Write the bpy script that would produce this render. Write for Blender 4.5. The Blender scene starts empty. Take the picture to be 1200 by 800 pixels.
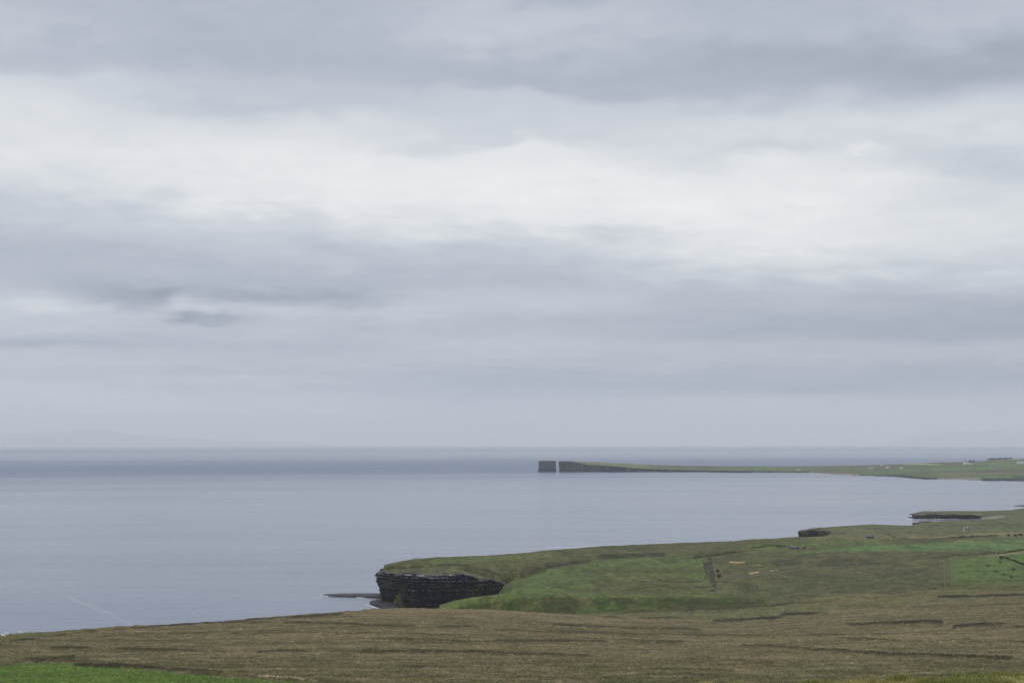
import bpy, bmesh, math, random
import numpy as np

random.seed(7)
RNG = np.random.default_rng(11)
R = math.radians
SC = bpy.context.scene
COL = SC.collection

# ------------------------------------------------------------------ camera model used to lay out the survey of the coast
EYE = 110.0          # metres above the sea
FPX = 2300.0         # focal length in 1200-wide pixels
HZ = 517.5           # row of the true horizon


def z_of(py, Y):
    return EYE - (np.asarray(py, float) - HZ) / FPX * np.asarray(Y, float)


def x_of(px, Y):
    return (np.asarray(px, float) - 600.0) / FPX * np.asarray(Y, float)


# ------------------------------------------------------------------ noise
def vnoise(x, y, seed=0):
    x = np.asarray(x, float); y = np.asarray(y, float)
    xi = np.floor(x); yi = np.floor(y)
    fx = x - xi; fy = y - yi
    xi = xi.astype(np.int64); yi = yi.astype(np.int64)

    def h(a, b):
        v = (a * 374761393 + b * 668265263 + seed * 144269504) & 0xffffffff
        v = ((v ^ (v >> 13)) * 1274126177) & 0xffffffff
        v = ((v ^ (v >> 16)) * 2246822519) & 0xffffffff
        return (v ^ (v >> 15)).astype(float) / 4294967295.0
    ux = fx * fx * fx * (fx * (fx * 6 - 15) + 10); uy = fy * fy * fy * (fy * (fy * 6 - 15) + 10)
    a = h(xi, yi); b = h(xi + 1, yi); c = h(xi, yi + 1); d = h(xi + 1, yi + 1)
    return (a + (b - a) * ux) * (1 - uy) + (c + (d - c) * ux) * uy


def fbm(x, y, octv=3, seed=0):
    s = 0; a = 0.5; t = 0
    for i in range(octv):
        s = s + a * vnoise(x * 2 ** i + 17.3 * i, y * 2 ** i - 9.1 * i, seed + i)
        t += a; a *= 0.5
    return s / t


# ------------------------------------------------------------------ object helpers
def tag(o, label=None, cat=None, group=None, kind=None):
    if label: o['label'] = label
    if cat: o['category'] = cat
    if group: o['group'] = group
    if kind: o['kind'] = kind
    return o


def empty(name, loc, rz=0.0):
    o = bpy.data.objects.new(name, None)
    o.location = loc; o.rotation_euler = (0, 0, rz)
    o.empty_display_size = 0.5
    COL.objects.link(o)
    return o


def link(name, me, mat=None, parent=None):
    o = bpy.data.objects.new(name, me)
    if mat: me.materials.append(mat)
    if parent: o.parent = parent
    COL.objects.link(o)
    return o


def np_mesh(name, verts, quads, smooth=True, attr=None):
    me = bpy.data.meshes.new(name)
    v = np.asarray(verts, np.float32); q = np.asarray(quads, np.int32)
    n = q.shape[1]
    me.vertices.add(len(v)); me.vertices.foreach_set('co', v.ravel())
    me.loops.add(q.size); me.loops.foreach_set('vertex_index', q.ravel())
    me.polygons.add(len(q))
    me.polygons.foreach_set('loop_start', np.arange(0, q.size, n, dtype=np.int32))
    me.polygons.foreach_set('loop_total', np.full(len(q), n, np.int32))
    me.polygons.foreach_set('use_smooth', np.full(len(q), smooth, bool))
    if attr is not None:
        a = me.color_attributes.new('albedo', 'FLOAT_COLOR', 'POINT')
        c = np.ones((len(v), 4), np.float32); c[:, :3] = attr
        a.data.foreach_set('color', c.ravel())
    me.update(calc_edges=True); me.validate()
    return me


class MB:
    """collects simple solids into one mesh"""
    def __init__(s): s.v = []; s.f = []

    def poly(s, pts, faces):
        b = len(s.v); s.v += [tuple(p) for p in pts]; s.f += [tuple(b + i for i in f) for f in faces]

    def box(s, c, d, taper=1.0):
        x, y, z = c; a, b, h = d[0] / 2, d[1] / 2, d[2] / 2
        t = taper
        s.poly([(x - a, y - b, z - h), (x + a, y - b, z - h), (x + a, y + b, z - h), (x - a, y + b, z - h),
                (x - a * t, y - b * t, z + h), (x + a * t, y - b * t, z + h), (x + a * t, y + b * t, z + h), (x - a * t, y + b * t, z + h)],
               [(0, 3, 2, 1), (4, 5, 6, 7), (0, 1, 5, 4), (1, 2, 6, 5), (2, 3, 7, 6), (3, 0, 4, 7)])

    def tube(s, pts, r, n=6):
        pts = [np.array(p, float) for p in pts]; b = len(s.v)
        if np.isscalar(r): r = [r] * len(pts)
        for i, p in enumerate(pts):
            d = pts[min(i + 1, len(pts) - 1)] - pts[max(i - 1, 0)]; d /= np.linalg.norm(d) + 1e-9
            u = np.cross(d, (0, 0, 1) if abs(d[2]) < .9 else (1, 0, 0)); u /= np.linalg.norm(u); w = np.cross(d, u)
            for k in range(n):
                a = 2 * math.pi * k / n
                s.v.append(tuple(p + r[i] * (math.cos(a) * u + math.sin(a) * w)))
        for i in range(len(pts) - 1):
            for k in range(n):
                s.f.append((b + i * n + k, b + i * n + (k + 1) % n, b + (i + 1) * n + (k + 1) % n, b + (i + 1) * n + k))
        s.f.append(tuple(b + k for k in range(n))[::-1]); s.f.append(tuple(b + (len(pts) - 1) * n + k for k in range(n)))

    def build(s, name, mat, parent=None, smooth=False):
        me = bpy.data.meshes.new(name); me.from_pydata(s.v, [], s.f); me.update()
        if smooth: me.polygons.foreach_set('use_smooth', [True] * len(me.polygons))
        return link(name, me, mat, parent)


# ------------------------------------------------------------------ materials
def s2l(c):
    c = np.asarray(c, float) / 255.0
    return np.where(c <= 0.04045, c / 12.92, ((c + 0.055) / 1.055) ** 2.4)


KL = 1.0


def alb(r, g, b):
    """real surface colour that reads as this sRGB value under this overcast sky"""
    return s2l((r, g, b)) / KL


def new_mat(name):
    m = bpy.data.materials.new(name); m.use_nodes = True
    nt = m.node_tree
    return m, nt, nt.nodes['Principled BSDF']


def N(nt, typ, **kw):
    n = nt.nodes.new(typ)
    for k, v in kw.items(): setattr(n, k, v)
    return n


def math_(nt, op, a, b=None, c=None, clamp=False):
    n = nt.nodes.new('ShaderNodeMath'); n.operation = op; n.use_clamp = clamp
    for i, v in enumerate((a, b, c)):
        if v is None: continue
        if isinstance(v, (int, float)): n.inputs[i].default_value = v
        else: nt.links.new(v, n.inputs[i])
    return n.outputs[0]


def noise_(nt, vec, scale, detail=3, rough=0.55, dist=0.0):
    n = nt.nodes.new('ShaderNodeTexNoise'); n.inputs['Scale'].default_value = scale
    n.inputs['Detail'].default_value = detail; n.inputs['Roughness'].default_value = rough
    n.inputs['Distortion'].default_value = dist
    if vec is not None: nt.links.new(vec, n.inputs['Vector'])
    return n.outputs['Fac']


def maprange(nt, v, a, b, c, d, smooth=False):
    n = nt.nodes.new('ShaderNodeMapRange'); nt.links.new(v, n.inputs[0])
    if smooth: n.interpolation_type = 'SMOOTHSTEP'
    for i, q in enumerate((a, b, c, d)): n.inputs[i + 1].default_value = q
    return n.outputs[0]


def simple(name, col, var=0.25, scale=2.0, rough=0.85):
    m, nt, b = new_mat(name)
    co = N(nt, 'ShaderNodeTexCoord').outputs['Object']
    f = maprange(nt, noise_(nt, co, scale, 4), 0.3, 0.7, 1 - var, 1 + var)
    mx = N(nt, 'ShaderNodeMix', data_type='RGBA', blend_type='MULTIPLY'); mx.inputs[0].default_value = 1
    mx.inputs[6].default_value = (*col, 1)
    nt.links.new(f, mx.inputs[7]); nt.links.new(mx.outputs[2], b.inputs['Base Color'])
    b.inputs['Roughness'].default_value = rough; b.inputs['Specular IOR Level'].default_value = 0.2
    return m


def land_material(name, fine, mid, amp, bump):
    """base colour of the ground from its surveyed cover, broken up by tussock noise"""
    m, nt, b = new_mat(name)
    co = N(nt, 'ShaderNodeTexCoord').outputs['Object']
    at = N(nt, 'ShaderNodeAttribute', attribute_name='albedo')
    n1 = noise_(nt, co, fine, 3, 0.6); n2 = noise_(nt, co, mid, 4, 0.6)
    a = maprange(nt, n1, 0.3, 0.7, 1 - amp, 1 + amp); c = maprange(nt, n2, 0.3, 0.7, 1 - amp * .6, 1 + amp * .6)
    f = math_(nt, 'MULTIPLY', a, c)
    mx = N(nt, 'ShaderNodeMix', data_type='RGBA', blend_type='MULTIPLY'); mx.inputs[0].default_value = 1
    nt.links.new(at.outputs['Color'], mx.inputs[6]); nt.links.new(f, mx.inputs[7])
    hs = N(nt, 'ShaderNodeHueSaturation'); nt.links.new(mx.outputs[2], hs.inputs['Color'])
    nt.links.new(maprange(nt, noise_(nt, co, mid * 2.3, 2), 0.3, 0.7, 0.485, 0.515), hs.inputs['Hue'])
    nt.links.new(hs.outputs[0], b.inputs['Base Color'])
    bp = N(nt, 'ShaderNodeBump'); bp.inputs['Strength'].default_value = bump; bp.inputs['Distance'].default_value = 0.4
    nt.links.new(n1, bp.inputs['Height']); nt.links.new(bp.outputs[0], b.inputs['Normal'])
    b.inputs['Roughness'].default_value = 0.95; b.inputs['Specular IOR Level'].default_value = 0.1
    return m


MOOR_MAT = land_material('moor_cover', 1.7, 0.35, 0.42, 0.9)
FIELD_MAT = land_material('pasture', 0.6, 0.12, 0.38, 0.8)
FAR_MAT = land_material('far_pasture', 0.06, 0.015, 0.28, 0.3)


def rock_material(name, strata=True):
    m, nt, b = new_mat(name)
    co = N(nt, 'ShaderNodeTexCoord').outputs['Object']
    at = N(nt, 'ShaderNodeAttribute', attribute_name='albedo')
    mp = N(nt, 'ShaderNodeMapping'); nt.links.new(co, mp.inputs[0]); mp.inputs['Scale'].default_value = (.12, .12, 1.3)
    n1 = noise_(nt, mp.outputs[0], 1.0, 5, 0.65); n2 = noise_(nt, co, 0.45, 5, 0.65)
    f = math_(nt, 'MULTIPLY', maprange(nt, n1, .3, .7, .45, 1.6), maprange(nt, n2, .3, .7, .5, 1.5))
    mx = N(nt, 'ShaderNodeMix', data_type='RGBA', blend_type='MULTIPLY'); mx.inputs[0].default_value = 1
    nt.links.new(at.outputs['Color'], mx.inputs[6]); nt.links.new(f, mx.inputs[7])
    nt.links.new(mx.outputs[2], b.inputs['Base Color'])
    bp = N(nt, 'ShaderNodeBump'); bp.inputs['Strength'].default_value = 0.9; bp.inputs['Distance'].default_value = 0.6
    nt.links.new(n2, bp.inputs['Height']); nt.links.new(bp.outputs[0], b.inputs['Normal'])
    b.inputs['Roughness'].default_value = 0.85; b.inputs['Specular IOR Level'].default_value = 0.25
    return m


ROCK_MAT = rock_material('layered_rock')
DARK_ROCK = simple('wet_dark_rock', (.035, .035, .038), .45, .6, .6)
WHITE_WALL = simple('white_render', (.75, .75, .72), .08, 1.0)
PINK_WALL = simple('pinkish_render', (.42, .36, .33), .1, 1.0)
SLATE = simple('slate_roof', (.10, .105, .115), .25, 3)
BLUE_ROOF = simple('blue_grey_sheet_roof', (.07, .085, .13), .15, 2)
GLASS_DARK = simple('dark_glazing', (.02, .025, .03), .1, 2, .2)
DOOR_MAT = simple('painted_door', (.12, .05, .03), .1, 2)
POST_MAT = simple('weathered_post', (.30, .28, .23), .3, 6)
WIRE_MAT = simple('fence_wire', (.25, .25, .25), .1, 6, .5)
STONE_MAT = simple('grey_field_stone', (.12, .112, .092), .5, .9)
WOOL = simple('fleece', (.72, .69, .6), .12, 8)
SHEEP_FACE = simple('sheep_face', (.5, .46, .38), .1, 8)
PALE_STONE = simple('pale_stone', (.55, .5, .44), .25, 5)
BARK = simple('bark', (.07, .055, .04), .3, 6)


def leaf_material(name, c1, c2):
    m, nt, b = new_mat(name)
    g = N(nt, 'ShaderNodeNewGeometry')
    co = N(nt, 'ShaderNodeTexCoord').outputs['Object']
    mx = N(nt, 'ShaderNodeMix', data_type='RGBA')
    nt.links.new(math_(nt, 'ADD', math_(nt, 'MULTIPLY', g.outputs['Random Per Island'], .6), math_(nt, 'MULTIPLY', noise_(nt, co, .7, 2), .4)), mx.inputs[0])
    mx.inputs[6].default_value = (*c1, 1); mx.inputs[7].default_value = (*c2, 1)
    nt.links.new(mx.outputs[2], b.inputs['Base Color'])
    b.inputs['Roughness'].default_value = 0.8; b.inputs['Specular IOR Level'].default_value = 0.15
    return m


GORSE = leaf_material('gorse_leaves', (.04, .06, .025), (.085, .11, .045))
DARK_LEAF = leaf_material('dark_leaves', (.015, .022, .014), (.045, .055, .03))
HEDGE_LEAF = leaf_material('hedge_leaves', (.03, .032, .022), (.085, .08, .055))

# ------------------------------------------------------------------ terrain survey: profile lines across the view, each px -> (Y, z)
PX = np.arange(-160, 1361, 1.25)
p = PX


def L(xs, ys):
    return np.interp(p, xs, ys)


lines = []           # list of (Y array, z array)


def line(Y, z):
    Y = np.broadcast_to(np.asarray(Y, float), p.shape).copy(); z = np.broadcast_to(np.asarray(z, float), p.shape).copy()
    lines.append((Y, z)); return Y, z


line(0.5, 107.4)
line(25, 104.6)
cy = L([-200, 600, 760, 850, 1000, 1100, 1200, 1400], [814, 812, 806, 800, 794, 790.5, 786, 780])
_, zc = line(55, z_of(cy, 55))
line(75, zc - 5.5)
line(130, z_of(814, 130))
line(215, z_of(804, 215))
line(300, z_of(L([-160, 0, 400, 1400], [788, 786, 785, 783]), 300))
line(400, z_of(L([-160, 0, 400, 1400], [769, 767, 766, 762]), 400))
YE = L([-160, 0, 100, 200, 300, 400, 440, 500, 560, 600, 650, 700, 760, 920, 1400], [470, 560, 640, 700, 770, 850, 880, 900, 920, 930, 940, 950, 950, 950, 950])
PE = L([-160, 0, 50, 100, 200, 300, 400, 440, 500, 560, 600, 650, 700, 740, 800, 860, 920, 1000, 1100, 1200, 1400],
       [758, 742, 738.5, 735, 729.5, 722, 716, 714, 713.5, 714.5, 716, 719, 721.5, 724, 727, 728.5, 723, 715, 706, 699.5, 690])
_, zE = line(YE, z_of(PE, YE))
mid = lambda z0, z1, f: z0 + (z1 - z0) * f
YB = 1040; YT = 1075
zB = np.where(p < 600, L([437, 500, 600], [-4, -4, 8]),
              z_of(L([600, 640, 700, 740, 850, 920, 1000, 1100, 1200, 1400], [735, 722, 720, 714.5, 712, 707.5, 702.5, 695, 689, 680]), YB))
zT = np.where(p < 515, L([437, 505, 514], [-4, -4, 17]),
              z_of(L([515, 530, 545, 560, 600, 640, 700, 830, 880, 920, 1000, 1100, 1200, 1400], [712.8, 709, 706, 703.5, 699.3, 698, 698, 699, 700.5, 703.5, 698.5, 691.5, 686, 678]), YT))
z10 = np.where(p < 600, L([437, 440, 560, 600], [-12, -4, -2, 8]), 0)
f = np.clip((p - 600) / 100, 0, 1)
z10 = np.where(p >= 600, mid(8, zE - 1.8, f), z10)
z10 = np.where(p >= 920, mid(zE, zB, .3) - 0.4, z10)
line(YE + 25, z10)
line(YB, zB)
line(YT, zT)
YS = L([430, 440, 500, 570, 600, 640, 700, 800, 860, 935, 1000, 1400], [1395, 1400, 1430, 1463, 1533, 1571, 1642, 1718, 1750, 1845, 1850, 1850])
PS = L([437, 440, 447, 455, 480, 500, 540, 570, 600, 640, 700, 760, 800, 860, 900, 935, 1000, 1100, 1200, 1400],
       [672, 669, 664, 660, 655, 653, 650.3, 648, 645.5, 642, 638, 635.5, 634, 632, 629.5, 627.3, 627.5, 628.5, 629, 627])
zS = z_of(PS, YS)
zT2 = zT - 0.6
line(1110, zT2)
YN = L([582, 600, 620, 640, 660, 680, 1400], [1250, 1253, 1264, 1319, 1355, 1388, 1388])
PN = L([582, 590, 600, 620, 640, 660, 680], [690, 684, 679, 674, 667.5, 663.5, 660])


def blend(z, Y):
    """right of the gully the ground runs evenly from the bank top to the skyline"""
    even = mid(zT2, zS, (Y - 1110) / (YS - 1110))
    return mid(z, even, np.clip((p - 670) / 50, 0, 1))


z1150 = np.where(p < 600, L([437, 545, 570, 585, 600], [-4, -4, 4, 16, 23.4]), 0)
zN = blend(np.where(p < 590, L([437, 562, 578, 590], [-4, -4, 10, 19.4]), z_of(PN, YN)), YN)
line(1155, np.where(p < 600, z1150, zT2 + (zN - zT2) * .3))
line(YN, zN)
YC = L([430, 437, 450, 470, 520, 560, 588, 600, 640, 680, 1400], [1352, 1350, 1332, 1304, 1298, 1310, 1335, 1362, 1390, 1450, 1450])
d = L([582, 600, 620, 650, 690], [12, 9, 6, 4, 0])
zN2 = blend(np.where(p < 582, -4, zN - d), YN + 22)
line(YN + 22, zN2)
zlow = blend(np.where(p < 640, L([437, 588, 600, 620, 640], [-4, -4, 3, 10, 18]), zN2), YC + 3)
line(YC + 4, zlow)
PCT = L([437, 440, 470, 500, 540, 560, 575, 588, 600, 620, 640, 660, 680], [671.5, 671.5, 672.5, 673, 673.5, 675, 678, 681, 677, 671.5, 665.5, 662, 659])
zCT = z_of(PCT, YC)
zrim = blend(zCT, YC + 9)
line(YC + 9, np.where(p < 437, -12, zrim))
PG = L([437, 440, 450, 470, 500, 545, 560, 585, 600, 640, 680], [671, 670, 662.8, 659.5, 660, 661, 663, 670, 667, 660, 655])
line(YC + 32, blend(z_of(PG, YC + 32), YC + 32))
line(YS, zS)
line(YS + 40, L([952, 962, 975, 1000, 1400], [-5, 8, 14, 17, 17]))
Y2 = L([935, 1000, 1070, 1200, 1400], [2060, 2150, 2200, 2300, 2350])
P2 = L([935, 940, 948, 960, 1000, 1020, 1035, 1070, 1100, 1200, 1400], [622.5, 620.5, 619, 617.3, 614.5, 613.2, 613.7, 614.8, 613.5, 611, 609])
z2 = np.where(p < 934, -5, z_of(P2, Y2))
line(Y2 - 12, np.where(p < 938, -5, L([938, 950, 962, 975, 985, 1000, 1400], [-5, 2, 12, 14.5, 16, 17.5, 17])))
line(Y2, np.where(p < 937, z2, z2 - .4))
line(Y2 + 62, np.where(p < 940, -5, z_of(P2, Y2 + 62)))
line(Y2 + 98, L([1064, 1068, 1100, 1400], [-5, 9, 14, 15]))
line(2425, np.where(p < 1070, -5, z_of(L([1071, 1080, 1095, 1120, 1200, 1400], [612.5, 611.3, 611, 609.5, 607.5, 606]), 2425)))
line(2455, L([1068, 1095, 1102, 1130, 1200, 1400], [-5, -4, 5, 8, 13, 14]))
line(2815, np.where(p < 1150, L([1140, 1150], [-4, 1]), z_of(L([1150, 1165, 1200, 1400], [606.5, 604.5, 601.5, 600]), 2815)))
line(2840, np.where(p < 1069, -5, z_of(L([1070, 1080, 1100, 1130, 1150, 1200, 1400], [604, 602.4, 601.6, 601.8, 603, 599, 597]), 2840)))
line(3000, np.where(p < 1069, -5, z_of(L([1070, 1075, 1085, 1100, 1150, 1185, 1192, 1200, 1400], [604, 602, 599.5, 597.3, 596.7, 596.6, 595.2, 594.6, 592]), 3000)))
line(3060, -5)
line(3300, -6)

LY = np.array([a for a, b in lines]); LZ = np.array([b for a, b in lines])
first_after_edge = 9
LZ[first_after_edge:, p < 449] = np.where(np.arange(len(p))[p < 449] >= 0, -12, -12)
LY = np.maximum.accumulate(LY + np.arange(len(LY))[:, None] * 1e-3, axis=0)

ROWS = np.concatenate([np.geomspace(2, 200, 330, endpoint=False), np.geomspace(200, 1000, 620, endpoint=False), np.geomspace(1000, 3250, 360)])
NZ = np.empty((len(ROWS), len(PX)))
for i in range(len(PX)):
    NZ[:, i] = np.interp(ROWS, LY[:, i], LZ[:, i])
k = np.exp(-np.arange(-6, 7) ** 2 / (2 * 2.0 ** 2)); k /= k.sum()
pad = np.pad(NZ, ((6, 6), (0, 0)), mode='edge')
SM = sum(k[j] * pad[j:j + len(ROWS)] for j in range(13))
NZ = SM
GY = np.repeat(ROWS[:, None], len(PX), 1); GX = x_of(PX[None, :], GY)

# relief: broad swells, tussocks, peat hags
land = np.clip((NZ + 2) / 4, 0, 1)
sw = (fbm(GX / 90, GY / 130, 3, 3) - .5) * 3.2 * np.clip((GY - 250) / 600, 0, 1)
sw *= np.where(GY > 1000, 0.75, 1)
tus = (fbm(GX / 1.9, GY / 2.6, 2, 9) - .5) * .55 + (fbm(GX / 9, GY / 14, 2, 21) - .5) * .5
tus *= np.clip((GY - 60) / 120, .32, 1) * np.where(GY > 1000, 0.8, 1)
NZ = NZ + land * (sw + tus)
GP = np.repeat(PX[None, :], len(ROWS), 0)


def sm(x, a, b):
    t = np.clip((x - a) / (b - a), 0, 1); return t * t * (3 - 2 * t)


def dist_line(P, Q, pts):
    """pixel distance (rows count full, columns less) to a polyline, with the fraction along it"""
    best = np.full(P.shape, 1e9)
    for (a, b), (c, e) in zip(pts[:-1], pts[1:]):
        dx, dy = c - a, e - b
        t = np.clip(((P - a) * dx + (Q - b) * dy) / (dx * dx + dy * dy + 1e-9), 0, 1)
        best = np.minimum(best, np.hypot(P - a - t * dx, Q - b - t * dy))
    return best


def in_poly(P, Q, pts):
    r = np.zeros(P.shape, bool); n = len(pts)
    for i in range(n):
        x1, y1 = pts[i]; x2, y2 = pts[(i + 1) % n]
        if y1 == y2: continue
        c = (y1 > Q) != (y2 > Q)
        r ^= c & (P < (x2 - x1) * (Q - y1) / (y2 - y1) + x1)
    return r


PYG = HZ + FPX * (EYE - NZ) / GY
# drainage cuts and peat hags: real cuts in the surface, with bare peat in them
CUTS = [  # points, half width (px), depth (m), colour, strength, Y range
    ([(-160, 775), (0, 755), (12, 751.5), (40, 747.5), (100, 739.8), (180, 733.4), (240, 729.2), (300, 725), (400, 719.2)], 1.0, .25, (50, 44, 34), .95, (200, 1005)),
    ([(240, 728), (330, 729), (400, 730), (440, 733.5), (530, 734), (600, 731.8), (660, 732), (720, 735), (820, 737)], 1.0, .5, (54, 52, 36), .95, (300, 1005)),
    ([(60, 759), (130, 760), (260, 763), (400, 763), (470, 763), (560, 763.8), (610, 766), (700, 768)], 1.0, .5, (54, 50, 36), .95, (200, 1005)),
    ([(440, 748), (560, 751), (680, 750.5), (800, 752)], .9, .4, (58, 56, 38), .9, (200, 1005)),
    ([(870, 757), (905, 757.5), (950, 760.5), (1000, 764), (1060, 768), (1100, 769), (1140, 770.5), (1186, 772.5)], 1.0, .8, (46, 42, 32), .92, (200, 1005)),
    ([(838, 727.5), (872, 726), (905, 724.5), (922, 720.5), (968, 717.5)], 1.7, 1.2, (36, 33, 27), .95, (600, 1005)),
    ([(982, 729.5), (1010, 732), (1050, 730.5), (1085, 728.6), (1104, 729.5)], 1.3, 1.0, (40, 36, 28), .92, (500, 1005)),
    ([(1120, 735.5), (1150, 733), (1165, 733.5), (1240, 736), (1360, 738)], 1.8, 1.2, (36, 33, 27), .95, (500, 1005)),
    ([(1100, 699.3), (1150, 698.4), (1190, 697), (1250, 695)], 1.0, 1.0, (28, 26, 24), .95, (800, 1060)),
    ([(980, 747), (1100, 752), (1180, 751), (1300, 755)], .8, .4, (60, 56, 42), .85, (200, 1005)),
    ([(560, 738), (640, 739.5), (760, 743), (900, 744.5), (1000, 743)], .8, .4, (60, 57, 40), .8, (200, 1005)),
    ([(120, 745), (260, 741), (420, 741.5), (540, 744)], .7, .4, (62, 58, 42), .75, (200, 1005)),
    ([(880, 708), (960, 707), (1040, 711), (1120, 710), (1200, 707)], .7, .4, (66, 62, 46), .75, (500, 1005)),
    ([(420, 779), (560, 782), (700, 781), (860, 786)], .8, .3, (58, 58, 38), .7, (200, 600)),
    ([(676, 720.5), (700, 722.5), (745, 724.5), (800, 723.5)], .9, .6, (48, 50, 30), .85, (800, 1030)),
    ([(-160, 772), (0, 772.5), (50, 773.5), (85, 771)], 1.6, .8, (44, 48, 28), .85, (200, 600)),
    ([(88, 780.5), (125, 780), (158, 781.5), (235, 787), (262, 788.5)], 1.2, .6, (42, 40, 28), .85, (200, 600)),
    ([(230, 789), (300, 793), (350, 797), (420, 799.5)], .9, .4, (58, 56, 38), .7, (200, 600)),
    ([(1070, 781.5), (1090, 781), (1110, 782)], 1.3, .6, (52, 48, 34), .7, (200, 600)),
]
jx = (fbm(GX / 6, GY / 9, 2, 40) - .5) * 5; jy = (fbm(GX / 4, GY / 7, 3, 41) - .5) * 2.6
cutmask = []
for pts, w, dep, c, st, yr in CUTS:
    xs = [a for a, b in pts]; ys = [b for a, b in pts]
    sel = (GY > yr[0]) & (GY < yr[1]) & (GP > min(xs) - 12) & (GP < max(xs) + 12) & (PYG > min(ys) - 9) & (PYG < max(ys) + 9)
    m = np.zeros(GP.shape)
    dd = dist_line(GP[sel] + jx[sel], PYG[sel] + jy[sel], pts)
    f2 = sm(fbm(GX[sel] / 9, GY[sel] / 30, 3, 57 + len(cutmask)), .32, .62)
    wv = w * (.12 + 1.1 * f2)
    m[sel] = np.clip(1.5 - dd / wv, 0, 1) * (.6 + .4 * f2)
    cutmask.append(m)
    NZ = NZ + m * dep * .6      # the far side of each cut stands up as a low scarp
PYG = HZ + FPX * (EYE - NZ) / GY

# raised banks on the headland (field boundaries of earth and sod)
BANKS = [([(700, 651.5), (740, 650.5), (780, 650)], 1.8, 1.2), ([(812, 650), (835, 648.5), (868, 645.5)], 1.0, 1.4),
         ([(873, 642), (915, 640)], 1.2, 1.2)]
for pts, w, hgt in BANKS:
    xs = [a for a, b in pts]; ys = [b for a, b in pts]
    sel = (GY > 1050) & (GY < 1900) & (GP > min(xs) - 8) & (GP < max(xs) + 8) & (PYG > min(ys) - 8) & (PYG < max(ys) + 8)
    NZ[sel] += hgt * np.clip(1.4 - dist_line(GP[sel], PYG[sel], pts) / w, 0, 1)

# ------------------------------------------------------------------ ground cover
A = np.zeros(GP.shape + (3,))
n40 = fbm(GX / 45, GY / 70, 3, 71); n8 = fbm(GX / 7, GY / 10, 3, 72); n3 = fbm(GX / 2.2, GY / 3, 2, 73)
n120 = fbm(GX / 120, GY / 160, 3, 74)


def mixc(m, c):
    global A
    A = A + (np.asarray(c, float) - A) * np.asarray(m, float)[..., None]


is_moor = GY < 1012
mixc(np.ones(GP.shape), alb(103, 92, 70))
mixc(sm(n40, .42, .62) * .75, alb(92, 86, 64))
mixc(sm(n8, .5, .7) * .55, alb(80, 75, 56))
mixc(sm(1 - n8, .55, .75) * .45, alb(122, 109, 90))
mixc(sm(GP, 700, 1100) * .45, alb(99, 94, 70))
mixc(sm(PYG, 768, 792) * .7 * sm(n8, .25, .5), alb(80, 80, 52))
mixc(sm(PYG, 757, 768) * .5 * (1 - sm(GP, 60, 330)), alb(76, 76, 50))
lb = fbm(GX / 150, GY / 20, 3, 175)
mixc(sm(lb, .50, .62) * .35, alb(82, 76, 56)); mixc(sm(1 - lb, .52, .66) * .35, alb(122, 110, 84))
cr1 = fbm(GX / 26, GY / 5.5, 3, 171); cr2 = fbm(GX / 9, GY / 2.6, 3, 172)
mixc(sm(cr1, .60, .70) * .5, alb(66, 60, 44)); mixc(sm(1 - cr1, .60, .72) * .3, alb(126, 114, 90))
mixc(sm(cr2, .58, .70) * .45, alb(64, 60, 44)); mixc(sm(1 - cr2, .60, .72) * .3, alb(124, 114, 88))
# pale grassy seam above the far edge of the moor and the coastal strip
dE = PYG - np.interp(GP, PX, PE)
mixc(sm(9 - dE, 5, 7) * sm(GP, 340, 520) * is_moor * .6 * (1 - sm(GP, 720, 800)), alb(116, 103, 80))
strip = (PYG < np.interp(GP, [-160, 0, 40, 100, 180, 300, 400, 430], [774, 754, 746, 738, 731.8, 723.3, 717.2, 714])) & is_moor & (GP < 430)
mixc(strip * .85, alb(88, 86, 58))
# near roadside bank
mixc((GY < 100) * 1.0, alb(106, 106, 60)); mixc((GY < 100) * sm(n3, .45, .7) * .7, alb(74, 78, 40))
mixc((GY < 100) * sm(n8, .5, .7) * .6, alb(136, 124, 86))
# the valley floor, the green bank
floor = (GY > 965) & (GY < 1045)
mixc(floor * sm(GP, 600, 660) * .8, alb(86, 84, 56))
mixc(floor * sm(GP, 600, 660) * .7 * sm(n8, .4, .6), alb(98, 98, 70))
up = (GY >= 1030)
mixc(up * 1.0, alb(84, 88, 58))
mixc(up * sm(n40, .4, .65) * .6, alb(90, 84, 64)); mixc(up * sm(n8, .5, .75) * .4, alb(70, 72, 48))
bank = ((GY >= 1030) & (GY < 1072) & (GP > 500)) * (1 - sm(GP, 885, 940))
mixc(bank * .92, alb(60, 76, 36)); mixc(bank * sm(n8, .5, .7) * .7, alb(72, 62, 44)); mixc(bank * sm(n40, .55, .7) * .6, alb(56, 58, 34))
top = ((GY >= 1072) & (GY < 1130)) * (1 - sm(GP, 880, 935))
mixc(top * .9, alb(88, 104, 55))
mixc(((GY > 1012) & (GY < 1085)) * sm(GP, 860, 950) * .8, alb(102, 96, 68))
mixc(((GY > 1066) & (GY < 1088)) * sm(GP, 900, 1000) * .6, alb(124, 114, 80))

W = (GX, GY)
wob = (fbm(GX / 16, GY / 26, 3, 80) - .5)
FJ = [fbm(GX / 4, GY / 9, 2, 82 + k_) - .5 for k_ in range(4)]


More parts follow.
